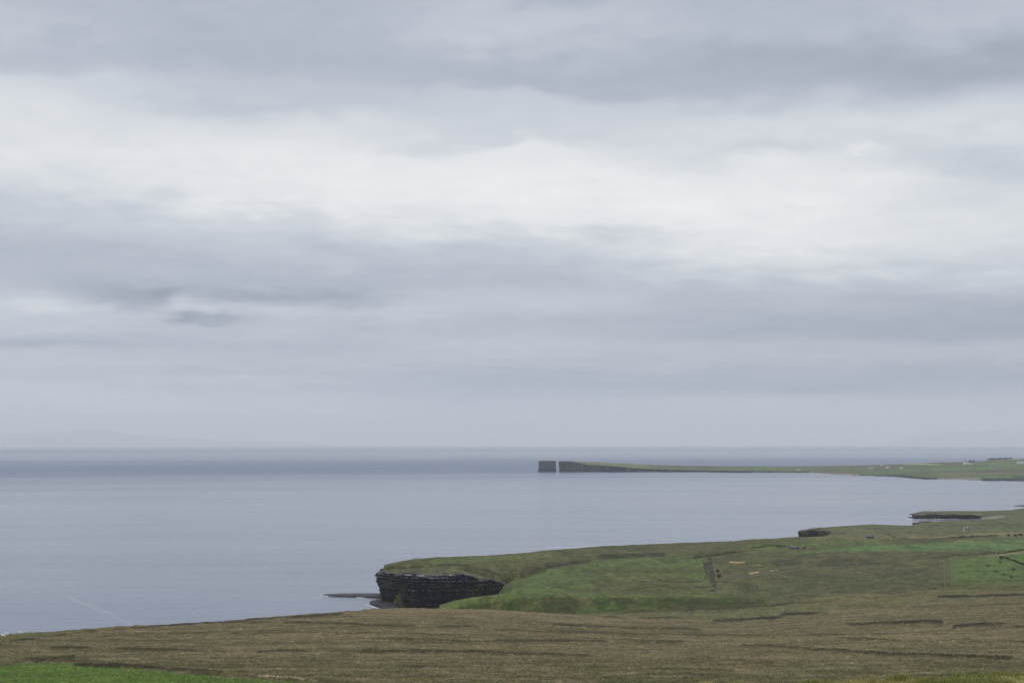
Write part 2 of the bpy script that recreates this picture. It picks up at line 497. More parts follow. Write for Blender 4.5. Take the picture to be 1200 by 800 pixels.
def patch(pts, c, st=.9, jxa=16, jya=3.5, yr=(1030, 3300)):
    xs = [a for a, b in pts]; ys = [b for a, b in pts]
    sel = (GY > yr[0]) & (GY < yr[1]) & (GP > min(xs) - 10) & (GP < max(xs) + 10) & (PYG > min(ys) - 5) & (PYG < max(ys) + 5)
    m = np.zeros(GP.shape)
    for k_ in range(len(FJ)):
        m[sel] += in_poly(GP[sel] + wob[sel] * jxa + FJ[k_][sel] * 9, PYG[sel] + wob[sel] * jya + FJ[k_ - 1][sel] * 2.2, pts) / len(FJ)
    mixc(m * st, alb(*c))


def streak(pts, w, c, st=.9, yr=(1030, 3300), brk=0.0):
    xs = [a for a, b in pts]; ys = [b for a, b in pts]
    sel = (GY > yr[0]) & (GY < yr[1]) & (GP > min(xs) - 10) & (GP < max(xs) + 10) & (PYG > min(ys) - 6) & (PYG < max(ys) + 6)
    m = np.zeros(GP.shape)
    dd = dist_line(GP[sel] + wob[sel] * 4, PYG[sel] + wob[sel] * 1.6, pts)
    wv = w * (.6 + .8 * n8[sel])
    m[sel] = np.clip(1.6 - dd / wv, 0, 1) * (sm(n8[sel], brk - .1, brk + .1) if brk else 1)
    mixc(m * st, alb(*c))


# headland pastures
streak([(640, 721), (700, 722), (740, 716), (850, 712.8), (905, 708.5), (930, 705.5)], 1.2, (44, 46, 28), .85, (1005, 1068), .35)
streak([(700, 705), (800, 706), (900, 704.5)], 1.6, (46, 56, 30), .6, (1030, 1074), .4)
patch([(580, 697), (580, 690), (600, 679), (640, 667), (700, 656), (780, 652), (832, 655), (838, 697), (600, 698)], (84, 103, 60), .85)
patch([(700, 668), (760, 664), (820, 662), (834, 672), (780, 672), (690, 676)], (78, 78, 54), .55, 40, 8)
patch([(690, 682), (760, 676), (836, 680), (838, 697), (640, 697)], (88, 86, 60), .75, 40, 8)
patch([(590, 690), (700, 684), (690, 689), (590, 695)], (86, 106, 56), .6, 30, 6)
patch([(690, 666), (730, 664), (725, 670), (680, 673)], (82, 76, 58), .6, 30, 6)
streak([(740, 690), (800, 683), (820, 680)], .7, (54, 52, 38), .8); streak([(790, 687), (830, 688)], .6, (58, 54, 42), .8)
streak([(700, 686), (760, 681), (800, 675)], .6, (64, 64, 44), .6)
streak([(832, 687), (880, 678)], .6, (58, 54, 42), .7)
# the nose of the headland: steep turf, then pasture
patch([(500, 661), (545, 660), (580, 656), (650, 655), (650, 648), (600, 650), (500, 658)], (84, 104, 60), .75)
patch([(455, 668), (560, 663), (590, 672), (560, 678), (445, 672)], (84, 82, 60), .7, 20, 5)
patch([(600, 676), (640, 664), (665, 660), (690, 656), (640, 659), (596, 668)], (58, 52, 40), .92, 10, 3)
patch([(610, 652), (700, 645), (820, 637), (870, 634), (870, 644), (780, 649), (700, 652), (640, 656)], (86, 84, 64), .7, 40, 6)
patch([(640, 648), (700, 643), (760, 640), (760, 644), (680, 650)], (76, 80, 56), .6, 40, 6)
patch([(700, 654), (706, 650), (740, 648.5), (782, 649), (778, 652), (720, 655)], (44, 48, 34), .92, 8, 1.5)
streak([(586, 683.5), (600, 676.8), (620, 671), (640, 664.6), (660, 660.8), (690, 657)], 1.7, (46, 42, 34), .92, (1285, 1520))
# fields right of the lane
patch([(838, 654), (900, 648), (1000, 646), (1100, 650), (1110, 690), (1000, 697), (920, 703), (842, 698)], (84, 82, 62), .85)
patch([(860, 680), (960, 676), (1100, 668), (1105, 690), (930, 700), (860, 697)], (76, 78, 56), .6, 40, 8)
patch([(900, 662), (912, 655), (940, 652), (940, 660), (910, 664)], (60, 58, 44), .8, 14, 4)
patch([(955, 662), (970, 655), (1000, 653), (1030, 656), (1030, 663), (975, 664)], (60, 58, 44), .8, 14, 4)
patch([(862, 656), (900, 655), (905, 663), (870, 664)], (78, 96, 54), .5, 14, 4)
patch([(870, 652), (900, 651), (960, 644), (1000, 640), (1100, 635.5), (1200, 631), (1360, 628), (1360, 641), (1200, 645.5), (1100, 645.5), (1000, 646.2), (920, 649)], (88, 118, 72), .95, 4, .8)
patch([(870, 642), (935, 633), (1010, 632), (1060, 636), (980, 641), (900, 645)], (88, 104, 62), .8, 16, 2)
streak([(905, 640), (920, 639.5)], 1, (56, 58, 42), .8); streak([(960, 641), (985, 639.5), (1010, 638.5)], .6, (68, 70, 48), .8)
streak([(870, 648), (905, 646), (930, 645), (1000, 645.8)], .6, (104, 96, 74), .6)
streak([(1120, 634), (1152, 633)], .7, (128, 128, 92), .8); streak([(1160, 634.5), (1200, 636), (1300, 637)], .6, (76, 86, 60), .8)
patch([(1000, 648), (1000, 645.5), (1100, 645), (1150, 646), (1160, 650), (1100, 655), (1040, 652)], (82, 78, 58), .85, 14, 2)
streak([(990, 659.5), (1010, 658), (1030, 656.5), (1046, 656)], .45, (128, 128, 76), .7, brk=.5)
streak([(940, 657), (1000, 651)], .5, (100, 94, 70), .6)
patch([(1114, 656), (1150, 652), (1172, 651.5), (1210, 664), (1300, 690), (1180, 688), (1116, 690)], (84, 108, 58), .95, 5, 1.2)
patch([(1174, 651), (1200, 646.5), (1360, 640), (1360, 690), (1200, 661)], (80, 106, 58), .95, 4, .8)
patch([(1118, 684), (1180, 676), (1240, 686), (1240, 690), (1118, 691)], (84, 88, 56), .7, 20, 4)
streak([(1146, 650.5), (1160, 650.6), (1172, 650.2), (1200, 646.5), (1300, 641)], .55, (160, 150, 128), .8)
# bare sandy scrapes
for pts in ([(855, 658), (863, 658.3)], [(864.5, 658.6), (872, 658)], [(882, 662), (891, 661.2)], [(878, 672), (884, 671), (889, 670.3)], [(902, 668), (910, 667.2)]):
    streak(pts, .5, (196, 172, 142), .9)
streak([(1080, 647.5), (1086, 647.3)], .8, (150, 124, 104), .8)
# second land, third land
mixc((GY > 1870) * 1.0, alb(92, 98, 76)); mixc((GY > 1870) * sm(n40, .45, .65) * .6, alb(96, 92, 78))
mixc((GY > 1990) * sm(n120, .4, .6) * .5, alb(88, 94, 76))
patch([(938, 631), (938, 627.5), (1050, 626), (1200, 624), (1360, 620), (1360, 628), (1120, 629), (1010, 632)], (112, 104, 84), .8, 20, 1.5, (1500, 2600))
streak([(1065, 629.5), (1100, 628.3), (1150, 625), (1200, 623.5), (1360, 621)], .9, (134, 124, 98), .85, (1500, 2600))
streak([(1040, 626.5), (1062, 626.3)], .5, (130, 124, 108), .8, (1500, 2600)); streak([(1064, 629.8), (1095, 630)], .5, (140, 130, 108), .8, (1500, 2600))
streak([(1095, 631.3), (1120, 629.3), (1168, 627.6)], .8, (56, 58, 46), .9, (1500, 2600))
patch([(1100, 614.5), (1105, 611.8), (1150, 611.6), (1145, 614.5)], (92, 110, 80), .9, 4, .4, (2000, 2700))
streak([(1090, 615.5), (1130, 615.3), (1200, 614)], .7, (58, 68, 60), .85, (2000, 2700))
patch([(1140, 620), (1200, 618), (1360, 616), (1360, 622), (1150, 623)], (94, 112, 80), .6, 20, 2, (1900, 2700))
streak([(1080, 624), (1200, 622)], .6, (78, 86, 66), .7, (1900, 2700))
mixc(((GY > 2600) & (GP > 1060)) * .8, alb(88, 98, 76))
streak([(1150, 606.5), (1162, 606), (1176, 604.5)], 1.1, (150, 146, 150), .8, (2500, 3300))
mixc((NZ < 1.5) * 1.0, alb(56, 54, 52))

upm = (GY > 1030) * 1.0
mot = fbm(GX / 14, GY / 34, 3, 91); mot2 = fbm(GX / 4.5, GY / 10, 3, 92)
mixc(upm * sm(mot, .54, .70) * .45, alb(62, 64, 44)); mixc(upm * sm(1 - mot, .56, .72) * .3, alb(104, 106, 72))
mixc(upm * sm(mot2, .56, .72) * .5, alb(58, 60, 42)); mixc(upm * sm(1 - mot2, .58, .74) * .28, alb(112, 110, 78))
# dark scarps and slips on the steep turf above the cliff
for pts_ in ([(452, 667.5), (462, 664)], [(466, 667.5), (478, 664.5)], [(482, 666), (498, 664.6)], [(512, 661.8), (530, 661), (548, 662)], [(556, 665), (572, 668), (584, 672)], [(470, 671), (500, 668.6)]):
    streak(pts_, .85, (42, 40, 34), .95, brk=.28)
for (pts, w, dep, c, st, yr), m in zip(CUTS, cutmask):
    mixc(m * st, alb(*c))
streak([(295, 791.5), (330, 792.5), (352, 794.5), (372, 797)], .55, (150, 138, 112), .8, (200, 600), .3)
# bright pasture at the lower left
gp = np.array([(-170, 776), (0, 781.5), (20, 778), (45, 777), (75, 777), (100, 781), (160, 784.5), (230, 791), (300, 797), (370, 800.5), (430, 812), (430, 850), (-170, 850)], float)
sel = (GY > 130) & (GY < 600) & (GP < 450)
m = np.zeros(GP.shape); m[sel] = in_poly(GP[sel] + wob[sel] * 10, PYG[sel] + wob[sel] * 2.5, [tuple(q) for q in gp])
mixc(m * .95, alb(78, 99, 46)); mixc(m * .5 * sm(n8, .5, .7), alb(92, 114, 48)); mixc(m * .35 * sm(1 - n8, .5, .7), alb(70, 88, 40))
A *= (0.90 + .2 * n3)[..., None]

wn = RNG.normal(size=A.shape[:2]); wn = .75 * wn + .55 * (np.roll(wn, 1, 1) + np.roll(wn, -1, 1)) * .7
sg = np.where(GY < 100, .1, np.where(GY < 1012, .18, .16))
A *= np.exp(sg * np.clip(wn, -2.2, 2.2) - sg * sg / 2)[..., None]
A *= np.where((GY < 100)[..., None], np.array([1, 1, 1.]), np.where((GY < 1012)[..., None], np.array([.92, .94, .87]), np.array([.78, .78, .65])))
A = np.clip(A, .004, .7)
NZ = NZ + np.where(GY > 100, .10, .02) * land * np.clip(RNG.normal(size=NZ.shape), -2, 2)

VERT = np.stack([GX, GY, NZ], -1)


def sub_terrain(name, y0, y1, mat, label):
    r0 = np.searchsorted(ROWS, y0); r1 = min(np.searchsorted(ROWS, y1) + 1, len(ROWS))
    r0 = max(r0 - 0, 0)
    v = VERT[r0:r1]; a = A[r0:r1]; nr, nc = v.shape[:2]
    idx = np.arange(nr * nc).reshape(nr, nc)
    q = np.stack([idx[:-1, :-1], idx[:-1, 1:], idx[1:, 1:], idx[1:, :-1]], -1).reshape(-1, 4)
    zz = v[..., 2].ravel()
    q = q[(zz[q] > -3.5).any(1)]
    used = np.unique(q); remap = np.full(nr * nc, -1); remap[used] = np.arange(len(used))
    me = np_mesh(name, v.reshape(-1, 3)[used], remap[q], True, a.reshape(-1, 3)[used])
    return tag(link(name, me, mat), label, 'ground', kind='structure')


sub_terrain('roadside_ground', 0, 100, MOOR_MAT, 'rough grassy bank in the near corner beneath the viewpoint')
sub_terrain('moor_ground', ROWS[np.searchsorted(ROWS, 100)], 1012, MOOR_MAT, 'brown boggy moor sloping down towards the sea edge')
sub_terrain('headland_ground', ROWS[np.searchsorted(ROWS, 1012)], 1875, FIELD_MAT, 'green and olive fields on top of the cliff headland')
sub_terrain('coastal_ground', ROWS[np.searchsorted(ROWS, 1875)], 3300, FIELD_MAT, 'low grey green coast land behind the bright green field')


def height(px, Y):
    i = np.clip(np.searchsorted(ROWS, Y) - 1, 0, len(ROWS) - 2); j = int(np.clip((px - PX[0]) / 1.25, 0, len(PX) - 2))
    fy = (Y - ROWS[i]) / (ROWS[i + 1] - ROWS[i]); fx = (px - PX[0]) / 1.25 - j
    return (NZ[i, j] * (1 - fx) + NZ[i, j + 1] * fx) * (1 - fy) + (NZ[i + 1, j] * (1 - fx) + NZ[i + 1, j + 1] * fx) * fy


def hit(px, py, y0=20, y1=3200):
    """the point of the ground met at this place of the survey"""
    j = int(np.clip(round((px - PX[0]) / 1.25), 0, len(PX) - 1))
    colpy = HZ + FPX * (EYE - NZ[:, j]) / ROWS
    for i in range(len(ROWS)):
        if ROWS[i] < y0: continue
        if colpy[i] <= py or ROWS[i] > y1:
            return np.array([x_of(px, ROWS[i]), ROWS[i], NZ[i, j]], float)
    return np.array([x_of(px, ROWS[-1]), ROWS[-1], 0.0])


def sea_pt(px, py):
    Y = EYE * FPX / (py - HZ); return np.array([x_of(px, Y), Y, 0.0])


# ------------------------------------------------------------------ cliffs: a loft along a plan path with bedded ledges and joints
def smooth_path(pts, n):
    pts = np.asarray(pts, float)
    d = np.concatenate([[0], np.cumsum(np.hypot(np.diff(pts[:, 0]), np.diff(pts[:, 1])))])
    t = np.linspace(0, d[-1], n)
    out = np.stack([np.interp(t, d, pts[:, k]) for k in range(pts.shape[1])], 1)
    kk = np.exp(-np.arange(-4, 5) ** 2 / 8.0); kk /= kk.sum()
    for k in range(pts.shape[1]):
        pd = np.pad(out[:, k], 4, mode='edge'); out[:, k] = np.convolve(pd, kk, 'valid')
    return out, t


def cliff(name, pts, n, nz, turf, bed, seed, ledge=.8, joint=1.2, rock=(54, 56, 66), pale=(150, 146, 142), grass=(74, 78, 46),
          palest=.35, veg=0.25, zbase=-3.0, turf_rise=2.5, mat=None, rough_top=1.0, wetz=6, gashes=.6):
    """pts: (x, y, ztop, inset at the foot); outward is to the right of the walking direction"""
    P, t = smooth_path(pts, n)
    tx = np.gradient(P[:, 0]); ty = np.gradient(P[:, 1]); l = np.hypot(tx, ty); nx, ny = ty / l, -tx / l
    kk = np.ones(9) / 9
    nx = np.convolve(np.pad(nx, 4, mode='edge'), kk, 'valid'); ny = np.convolve(np.pad(ny, 4, mode='edge'), kk, 'valid')
    rng = np.random.default_rng(seed)
    ztop = P[:, 2] + (fbm(t / 9, t * 0 + seed, 3, seed) - .5) * 2.6 * rough_top
    zz = np.linspace(0, 1, nz)
    T = np.repeat(t[None, :], nz, 0); Z = zbase + (ztop[None, :] - zbase) * zz[:, None]
    # beds: uneven thickness, each stands out or back
    edges = [zbase - 5]
    while edges[-1] < ztop.max() + 5: edges.append(edges[-1] + bed * rng.uniform(.25, 1.0) * rng.choice([.6, 1, 2.2]))
    edges = np.array(edges); outv = rng.uniform(-1, 1, len(edges)); palev = rng.uniform(0, 1, len(edges))
    dip = (T - t.mean()) * 0.006 + (fbm(T / 40, T * 0 + 3, 2, seed + 1) - .5) * .8
    bi = np.clip(np.searchsorted(edges, Z + dip) - 1, 0, len(edges) - 2)
    fr = (Z + dip - edges[bi]) / (edges[bi + 1] - edges[bi])
    o = outv[bi] * ledge * .55 + (fr - .5) * ledge * .35
    o += (fbm(T / 5, Z * .12, 3, seed + 2) - .5) * joint * 2 + (fbm(T / 22, Z * .03, 2, seed + 3) - .5) * joint * 4.5
    o += (vnoise(T / 1.6, bi * 7.7, seed + 4) - .5) * ledge * .9
    o -= (1 - zz[:, None]) * P[None, :, 3]
    o *= np.clip((ztop[None, :] - Z) / 1.5, .25, 1)
    X = P[None, :, 0] + nx[None, :] * o; Yv = P[None, :, 1] + ny[None, :] * o
    # cover
    C = np.zeros(X.shape + (3,)) + alb(*rock)
    dark = sm(fbm(T / 6, Z / 2.2, 3, seed + 5), .4, .65)[..., None]
    C = C * (1 - .55 * dark)
    blue = sm(fbm(T / 18, Z / 6, 2, seed + 15), .45, .6)[..., None] * .5
    C = C * (1 - blue) + alb(48, 52, 66) * blue * .9
    C = C * (.6 + .75 * palev[bi] * vnoise(T / 14, bi * 5.1, seed + 40) * 1.6)[..., None]
    gash = sm(fbm(T / 1.8, Z / 16, 2, seed + 21), .58, .70)[..., None]
    C = C * (1 - gashes * gash)
    pm = (palev[bi] > 1 - palest) * sm(.75 * vnoise(T / 1.3, bi * 3.3, seed + 6) + .65 * fbm(T / 9, bi * 1.7, 2, seed + 7), .60, 1.05) * sm(fr, .35, .55) * (1 - sm(fr, .75, .95))
    pm = pm * (1 - .8 * sm(wetz - Z, 0, wetz * .5))
    C = C + (alb(*pale) - C) * (pm * .9)[..., None]
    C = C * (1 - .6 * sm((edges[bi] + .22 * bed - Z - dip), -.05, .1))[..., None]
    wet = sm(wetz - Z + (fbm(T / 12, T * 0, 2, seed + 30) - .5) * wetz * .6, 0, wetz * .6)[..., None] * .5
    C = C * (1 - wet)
    vm = sm(fbm(T / 10, Z / 7, 3, seed + 8), .66 - veg * .45, .82 - veg * .3) * veg * 2.2
    C = C + (alb(78, 74, 54) - C) * np.clip(vm, 0, .85)[..., None]
    # turf rolling over the rim
    nt_ = 7
    Xt = []; Yt = []; Zt = []; Ct = []
    for i in range(1, nt_ + 1):
        fI = i / nt_
        Xt.append(P[:, 0] - nx * turf * fI); Yt.append(P[:, 1] - ny * turf * fI)
        Zt.append(ztop + (P[:, 2] + turf_rise - ztop) * fI ** .8 + (fbm(t / 4, t * 0 + i * .7, 2, seed + 9) - .5) * 1.2 * math.sin(math.pi * min(fI * 1.1, 1)))
        g = sm(fbm(t / 7, t * 0 + i * .5, 3, seed + 10), .45 - .1 * fI, .62)[:, None] * (.9 if fI < .5 else .4)
        Ct.append(alb(*grass) * (1 - g) + alb(58, 54, 44) * g)
    V = np.stack([np.concatenate([X, np.array(Xt)]), np.concatenate([Yv, np.array(Yt)]), np.concatenate([Z, np.array(Zt)])], -1)
    CC = np.concatenate([C, np.array(Ct)])
    nr, nc = V.shape[:2]; idx = np.arange(nr * nc).reshape(nr, nc)
    q = np.stack([idx[:-1, :-1], idx[:-1, 1:], idx[1:, 1:], idx[1:, :-1]], -1).reshape(-1, 4)
    me = np_mesh(name, V.reshape(-1, 3), q, False, CC.reshape(-1, 3))
    return link(name, me, mat or ROCK_MAT)


def pathpt(px, Y, py=None, z=None, inset=0.0):
    return (float(x_of(px, Y)), Y, float(z_of(py, Y)) if z is None else z, inset)


head = [pathpt(476, 1434, z=23), pathpt(458, 1418, z=20.5, inset=1), pathpt(447, 1392, z=19.5, inset=3), pathpt(440.2, 1362, py=671.5, inset=7),
        pathpt(440.6, 1348, py=671.5, inset=7), pathpt(446, 1334, py=671.7, inset=5), pathpt(456, 1318, py=672, inset=3), pathpt(470, 1302, py=672.5, inset=1), pathpt(488, 1297, py=672.6, inset=0), pathpt(505, 1296, py=672.7), pathpt(530, 1296, py=673.2, inset=0),
        pathpt(548, 1301, py=674, inset=-1), pathpt(560, 1307, py=675.5, inset=-1), pathpt(575, 1318, py=678.5, inset=-1), pathpt(588, 1334, py=682.5), pathpt(596, 1352, py=686)]
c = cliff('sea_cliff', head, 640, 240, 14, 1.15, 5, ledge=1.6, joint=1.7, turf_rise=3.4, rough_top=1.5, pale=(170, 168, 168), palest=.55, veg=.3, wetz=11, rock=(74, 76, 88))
tag(c, 'dark banded rock cliff dropping to the sea below the green headland', 'cliff', kind='structure')
c2 = [pathpt(950, 2120, z=17), pathpt(937, 2085, z=16), pathpt(934.8, 2056, py=622.6, inset=1), pathpt(940, 2046, py=622), pathpt(948, 2044, py=621.6), pathpt(958, 2046, py=621.3), pathpt(967, 2052, py=621.6), pathpt(974, 2062, py=623)]
tag(cliff('coastal_cliff', c2, 160, 60, 14, 1.6, 8, turf_rise=.8, palest=.1, veg=.5, rock=(60, 63, 72)), 'short dark cliff at the left end of the low coast land', 'cliff', kind='structure')
c3 = [pathpt(1073, 2460, z=8), pathpt(1070, 2435, z=9), pathpt(1070, 2412, py=612.2), pathpt(1078, 2405, py=611.6), pathpt(1088, 2410, py=611.5), pathpt(1100, 2425, py=611.8)]
tag(cliff('cove_cliff', c3, 100, 40, 12, 1.5, 12, turf_rise=1, palest=.1, veg=.1), 'tiny dark cliff on the near side of the narrow cove', 'cliff', kind='structure')
c4 = [pathpt(1085, 2960, z=5.5), pathpt(1073, 2910, z=5), pathpt(1068.5, 2850, z=4.2), pathpt(1073, 2818, py=603.4), pathpt(1085, 2812, py=602.8), pathpt(1100, 2815, py=602.2), pathpt(1120, 2813, py=602.4), pathpt(1138, 2816, py=603), pathpt(1152, 2822, py=604), pathpt(1160, 2835, py=604)]
tag(cliff('bay_cliff', c4, 240, 40, 16, 1.0, 15, turf_rise=1.2, palest=.1, veg=.5, rock=(60, 63, 72)), 'long low dark cliff on the far side of the narrow cove', 'cliff', kind='structure')


def slab(name, outline, h, label, seed, mat=DARK_ROCK):
    """low wave-cut rock platform: uneven top, stepped rim"""
    pts = np.array(outline, float); c = pts.mean(0); n = 96
    q = np.vstack([pts, pts[:1]]); dd = np.concatenate([[0], np.cumsum(np.hypot(*np.diff(q, axis=0).T))])
    t = np.linspace(0, dd[-1], n, endpoint=False); ring = np.stack([np.interp(t, dd, q[:, k]) for k in range(2)], 1)
    v = []; rings = [(1.03, -1.5), (1.0, .1), (.97, .55), (.9, .6), (.86, .85), (.6, .95), (.3, 1.0), (.05, 1.0)]
    for k, (s, zf) in enumerate(rings):
        for i in range(n):
            x, y = c + (ring[i] - c) * s * (1 + .10 * (vnoise(i / 4.0, k * .4, seed) - .5))
            z = zf * h if zf > 0 else zf
            v.append((x, y, z * (1 + .5 * (float(vnoise(i / 5., k * .9, seed + 3)) - .5))))
    f = [(k * n + i, k * n + (i + 1) % n, (k + 1) * n + (i + 1) % n, (k + 1) * n + i) for k in range(len(rings) - 1) for i in range(n)]
    f.append(tuple((len(rings) - 1) * n + i for i in range(n)))
    me = bpy.data.meshes.new(name); me.from_pydata(v, [], f); me.update()
    return tag(link(name, me, mat), label, 'rock ledge')


def seaxy(px, py): return tuple(sea_pt(px, py)[:2])


slab('rock_ledge', [seaxy(379, 697.2), seaxy(395, 698.6), seaxy(425, 699.4), seaxy(452, 700.5), seaxy(455, 696), seaxy(420, 695.8), seaxy(392, 696.2)], 1.1, 'flat black rock ledge reaching out left from the cliff foot', 31)
slab('rock_shelf', [seaxy(433, 706.5), seaxy(440, 709.5), seaxy(452, 713), seaxy(466, 714), seaxy(468, 706), seaxy(452, 702.5), seaxy(442, 703.5)], 2.2, 'rough dark rock shelf at the foot of the cliff nose', 34)
slab('rock_ledge', [seaxy(1188, 592.8), seaxy(1210, 593.6), seaxy(1260, 594), seaxy(1260, 591.5), seaxy(1205, 591.6)], 1.6, 'thin dark rock ledge in the bay at the right side beyond the cove', 37)
slab('rock_ledge', [seaxy(1064, 606.3), seaxy(1075, 607.3), seaxy(1090, 607.6), seaxy(1088, 604.5), seaxy(1072, 604.5)], 1.2, 'small black ledge below the long low cliff in the cove', 39)
slab('rock_ledge', [seaxy(1066, 602.4), seaxy(1074, 603.2), seaxy(1082, 603.4), seaxy(1082, 601.6), seaxy(1072, 601.8)], 1.4, 'small black spur at the tip of the long low cliff', 40)

# ------------------------------------------------------------------ the far peninsula
PP = np.arange(652, 1420, 1.5)
RY = np.geomspace(5200, 9800, 240)
q = PP
shore = np.interp(q, [652, 660, 700, 800, 900, 940, 960, 975, 990, 1005, 1020, 1050, 1070, 1080, 1130, 1160, 1200, 1420],
                  [551.8, 552.4, 552.7, 552.8, 553.3, 553.6, 554.0, 555.2, 557.0, 557.2, 557.2, 558.4, 560.0, 561.3, 562.0, 563.0, 563.2, 566])
shore = shore + (fbm(q / 7.0, q * 0, 3, 90) - .5) * .9
ctop = np.interp(q, [652, 672, 690, 720, 740, 760, 800, 850, 900, 960, 1000, 1060, 1080, 1130, 1200, 1420], [540.2, 541, 544.3, 546, 548, 549.2, 550.5, 551.3, 552.2, 553.2, 556, 557.5, 559.5, 561, 561.5, 564])
crest = np.interp(q, [652, 672, 700, 720, 760, 800, 860, 930, 990, 1020, 1060, 1100, 1130, 1150, 1165, 1200, 1420], [540, 540.4, 541.3, 542.3, 544.3, 545.4, 546, 546, 545.4, 544.7, 543.4, 541.6, 541, 540, 538.8, 537.5, 534])
Ysh = EYE * FPX / (shore - HZ)
Wd = np.interp(q, [652, 700, 800, 900, 1000, 1200, 1420], [220, 300, 500, 800, 1500, 2300, 2600])
lY = np.array([Ysh - 200, Ysh - 14, Ysh + 14, Ysh + Wd, Ysh + Wd + 120, Ysh + Wd + 420])
lZ = np.array([q * 0 - 8, q * 0 - 3, z_of(ctop, Ysh + 14), z_of(crest, Ysh + Wd), z_of(crest, Ysh + Wd) - 10, q * 0 - 8])
lZ[:, q < 655.2] = -8
# follow each column with rows packed at its own shore
FR = np.concatenate([[0, .5], np.linspace(.9, 2.1, 12), np.linspace(2.12, 3, 110), np.linspace(3.1, 5, 20)])
FY = np.stack([np.interp(FR, range(6), lY[:, i]) for i in range(len(q))], 1)
FZ = np.stack([np.interp(FR, range(6), lZ[:, i]) for i in range(len(q))], 1)
FX = x_of(q[None, :], FY)
inl = ((FR > 2) & (FR < 3.01))[:, None]
FZ = FZ + inl * (fbm(FX / 220, FY / 300, 3, 61) - .5) * 7 * np.clip((FR[:, None] - 2) * 5, 0, 1) * np.clip((3 - FR[:, None]) * 6, 0, 1)
QP = np.repeat(q[None, :], len(FR), 0); QY = HZ + FPX * (EYE - FZ) / FY
FA = np.zeros(QP.shape + (3,)) + alb(84, 96, 64)
m1 = fbm(FX / 130, FY / 260, 3, 62); m2 = fbm(FX / 40, FY / 90, 3, 63)
GP, PYG, GX, GY, n8, wob = QP, QY, FX, FY, m2, fbm(FX / 200, FY / 400, 2, 64) - .5
A = FA


# small fields: quilt of parcels, each with its own cover
cu = np.floor(FX / 170 + .5 * vnoise(FX / 400, FY / 400, 5)); cv = np.floor(FY / 150 + .3 * cu)
rnd = vnoise(cu * 7.13 + .5, cv * 5.77 + .5, 77)
inl2 = inl * np.ones_like(FX)
mixc(inl2 * (rnd > .62), alb(80, 110, 62)); mixc(inl2 * (rnd < .3), alb(96, 92, 74)); mixc(inl2 * ((rnd > .45) & (rnd < .52)), alb(62, 74, 54))
mixc(inl2 * sm(m1, .45, .65) * .6, alb(86, 88, 66))
edge = (np.abs((FY / 150 + .3 * cu) % 1 - .5) > .44)
mixc(inl2 * edge * .6, alb(52, 60, 46))
mixc(inl2 * (QP < 760) * .7, alb(104, 112, 70))
# bare rock where the ground falls to the shore
rockm = (FR < 2.1)[:, None] * np.ones_like(FX)
mixc(rockm, alb(44, 46, 52)); mixc(rockm * sm(m2, .5, .7) * .5, alb(66, 62, 62))
yr = (5000, 10000)
for a, b in ((950, 1002), (1098, 1150)):
    streak([(a, np.interp(a, q, shore) - .6), ((a + b) / 2, np.interp((a + b) / 2, q, shore) - .7), (b, np.interp(b, q, shore) - .6)], .6, (140, 132, 124), .9, yr)
streak([(970, 554.6), (985, 555.2), (1005, 556.3)], .9, (150, 140, 132), .9, yr)
streak([(1060, 543.8), (1080, 544), (1100, 544.2)], .6, (150, 152, 92), .8, yr)
streak([(1100, 554), (1150, 554.5), (1200, 554)], .7, (118, 108, 96), .7, yr); streak([(1085, 546.2), (1120, 546.5), (1165, 546)], .5, (56, 66, 60), .7, yr)
streak([(1090, 549), (1170, 549)], .7, (92, 122, 70), .7, yr); streak([(1140, 542.8), (1175, 542.5)], .6, (92, 122, 70), .7, yr)
streak([(1100, 552), (1200, 551)], .6, (70, 78, 62), .6, yr)
streak([(1150, 559.5), (1200, 559.5)], .5, (96, 126, 66), .8, yr)
FA = np.clip(A * np.array([.78, .76, .74]) * np.exp(.14 * np.random.default_rng(4).normal(size=A.shape[:2]))[..., None], .004, .7)
FV = np.stack([FX, FY, FZ], -1); nr, nc = FX.shape
idx = np.arange(nr * nc).reshape(nr, nc)
qd = np.stack([idx[:-1, :-1], idx[:-1, 1:], idx[1:, 1:], idx[1:, :-1]], -1).reshape(-1, 4)
qd = qd[(FZ.ravel()[qd] > -6).any(1)]
tag(link('peninsula_ground', np_mesh('peninsula_ground', FV.reshape(-1, 3), qd, True, FA.reshape(-1, 3)), FAR_MAT), 'long low green peninsula across the far side of the bay', 'ground', kind='structure')


def phit(px, py):
    j = int(np.clip(np.searchsorted(q, px), 0, len(q) - 1))
    col = HZ + FPX * (EYE - FZ[:, j]) / FY[:, j]
    for i in range(len(FR)):
        if FR[i] > 2.05 and col[i] <= py: return np.array([x_of(px, FY[i, j]), FY[i, j], FZ[i, j]])
    i = np.searchsorted(FR, 2.99); return np.array([x_of(px, FY[i, j]), FY[i, j], FZ[i, j]])


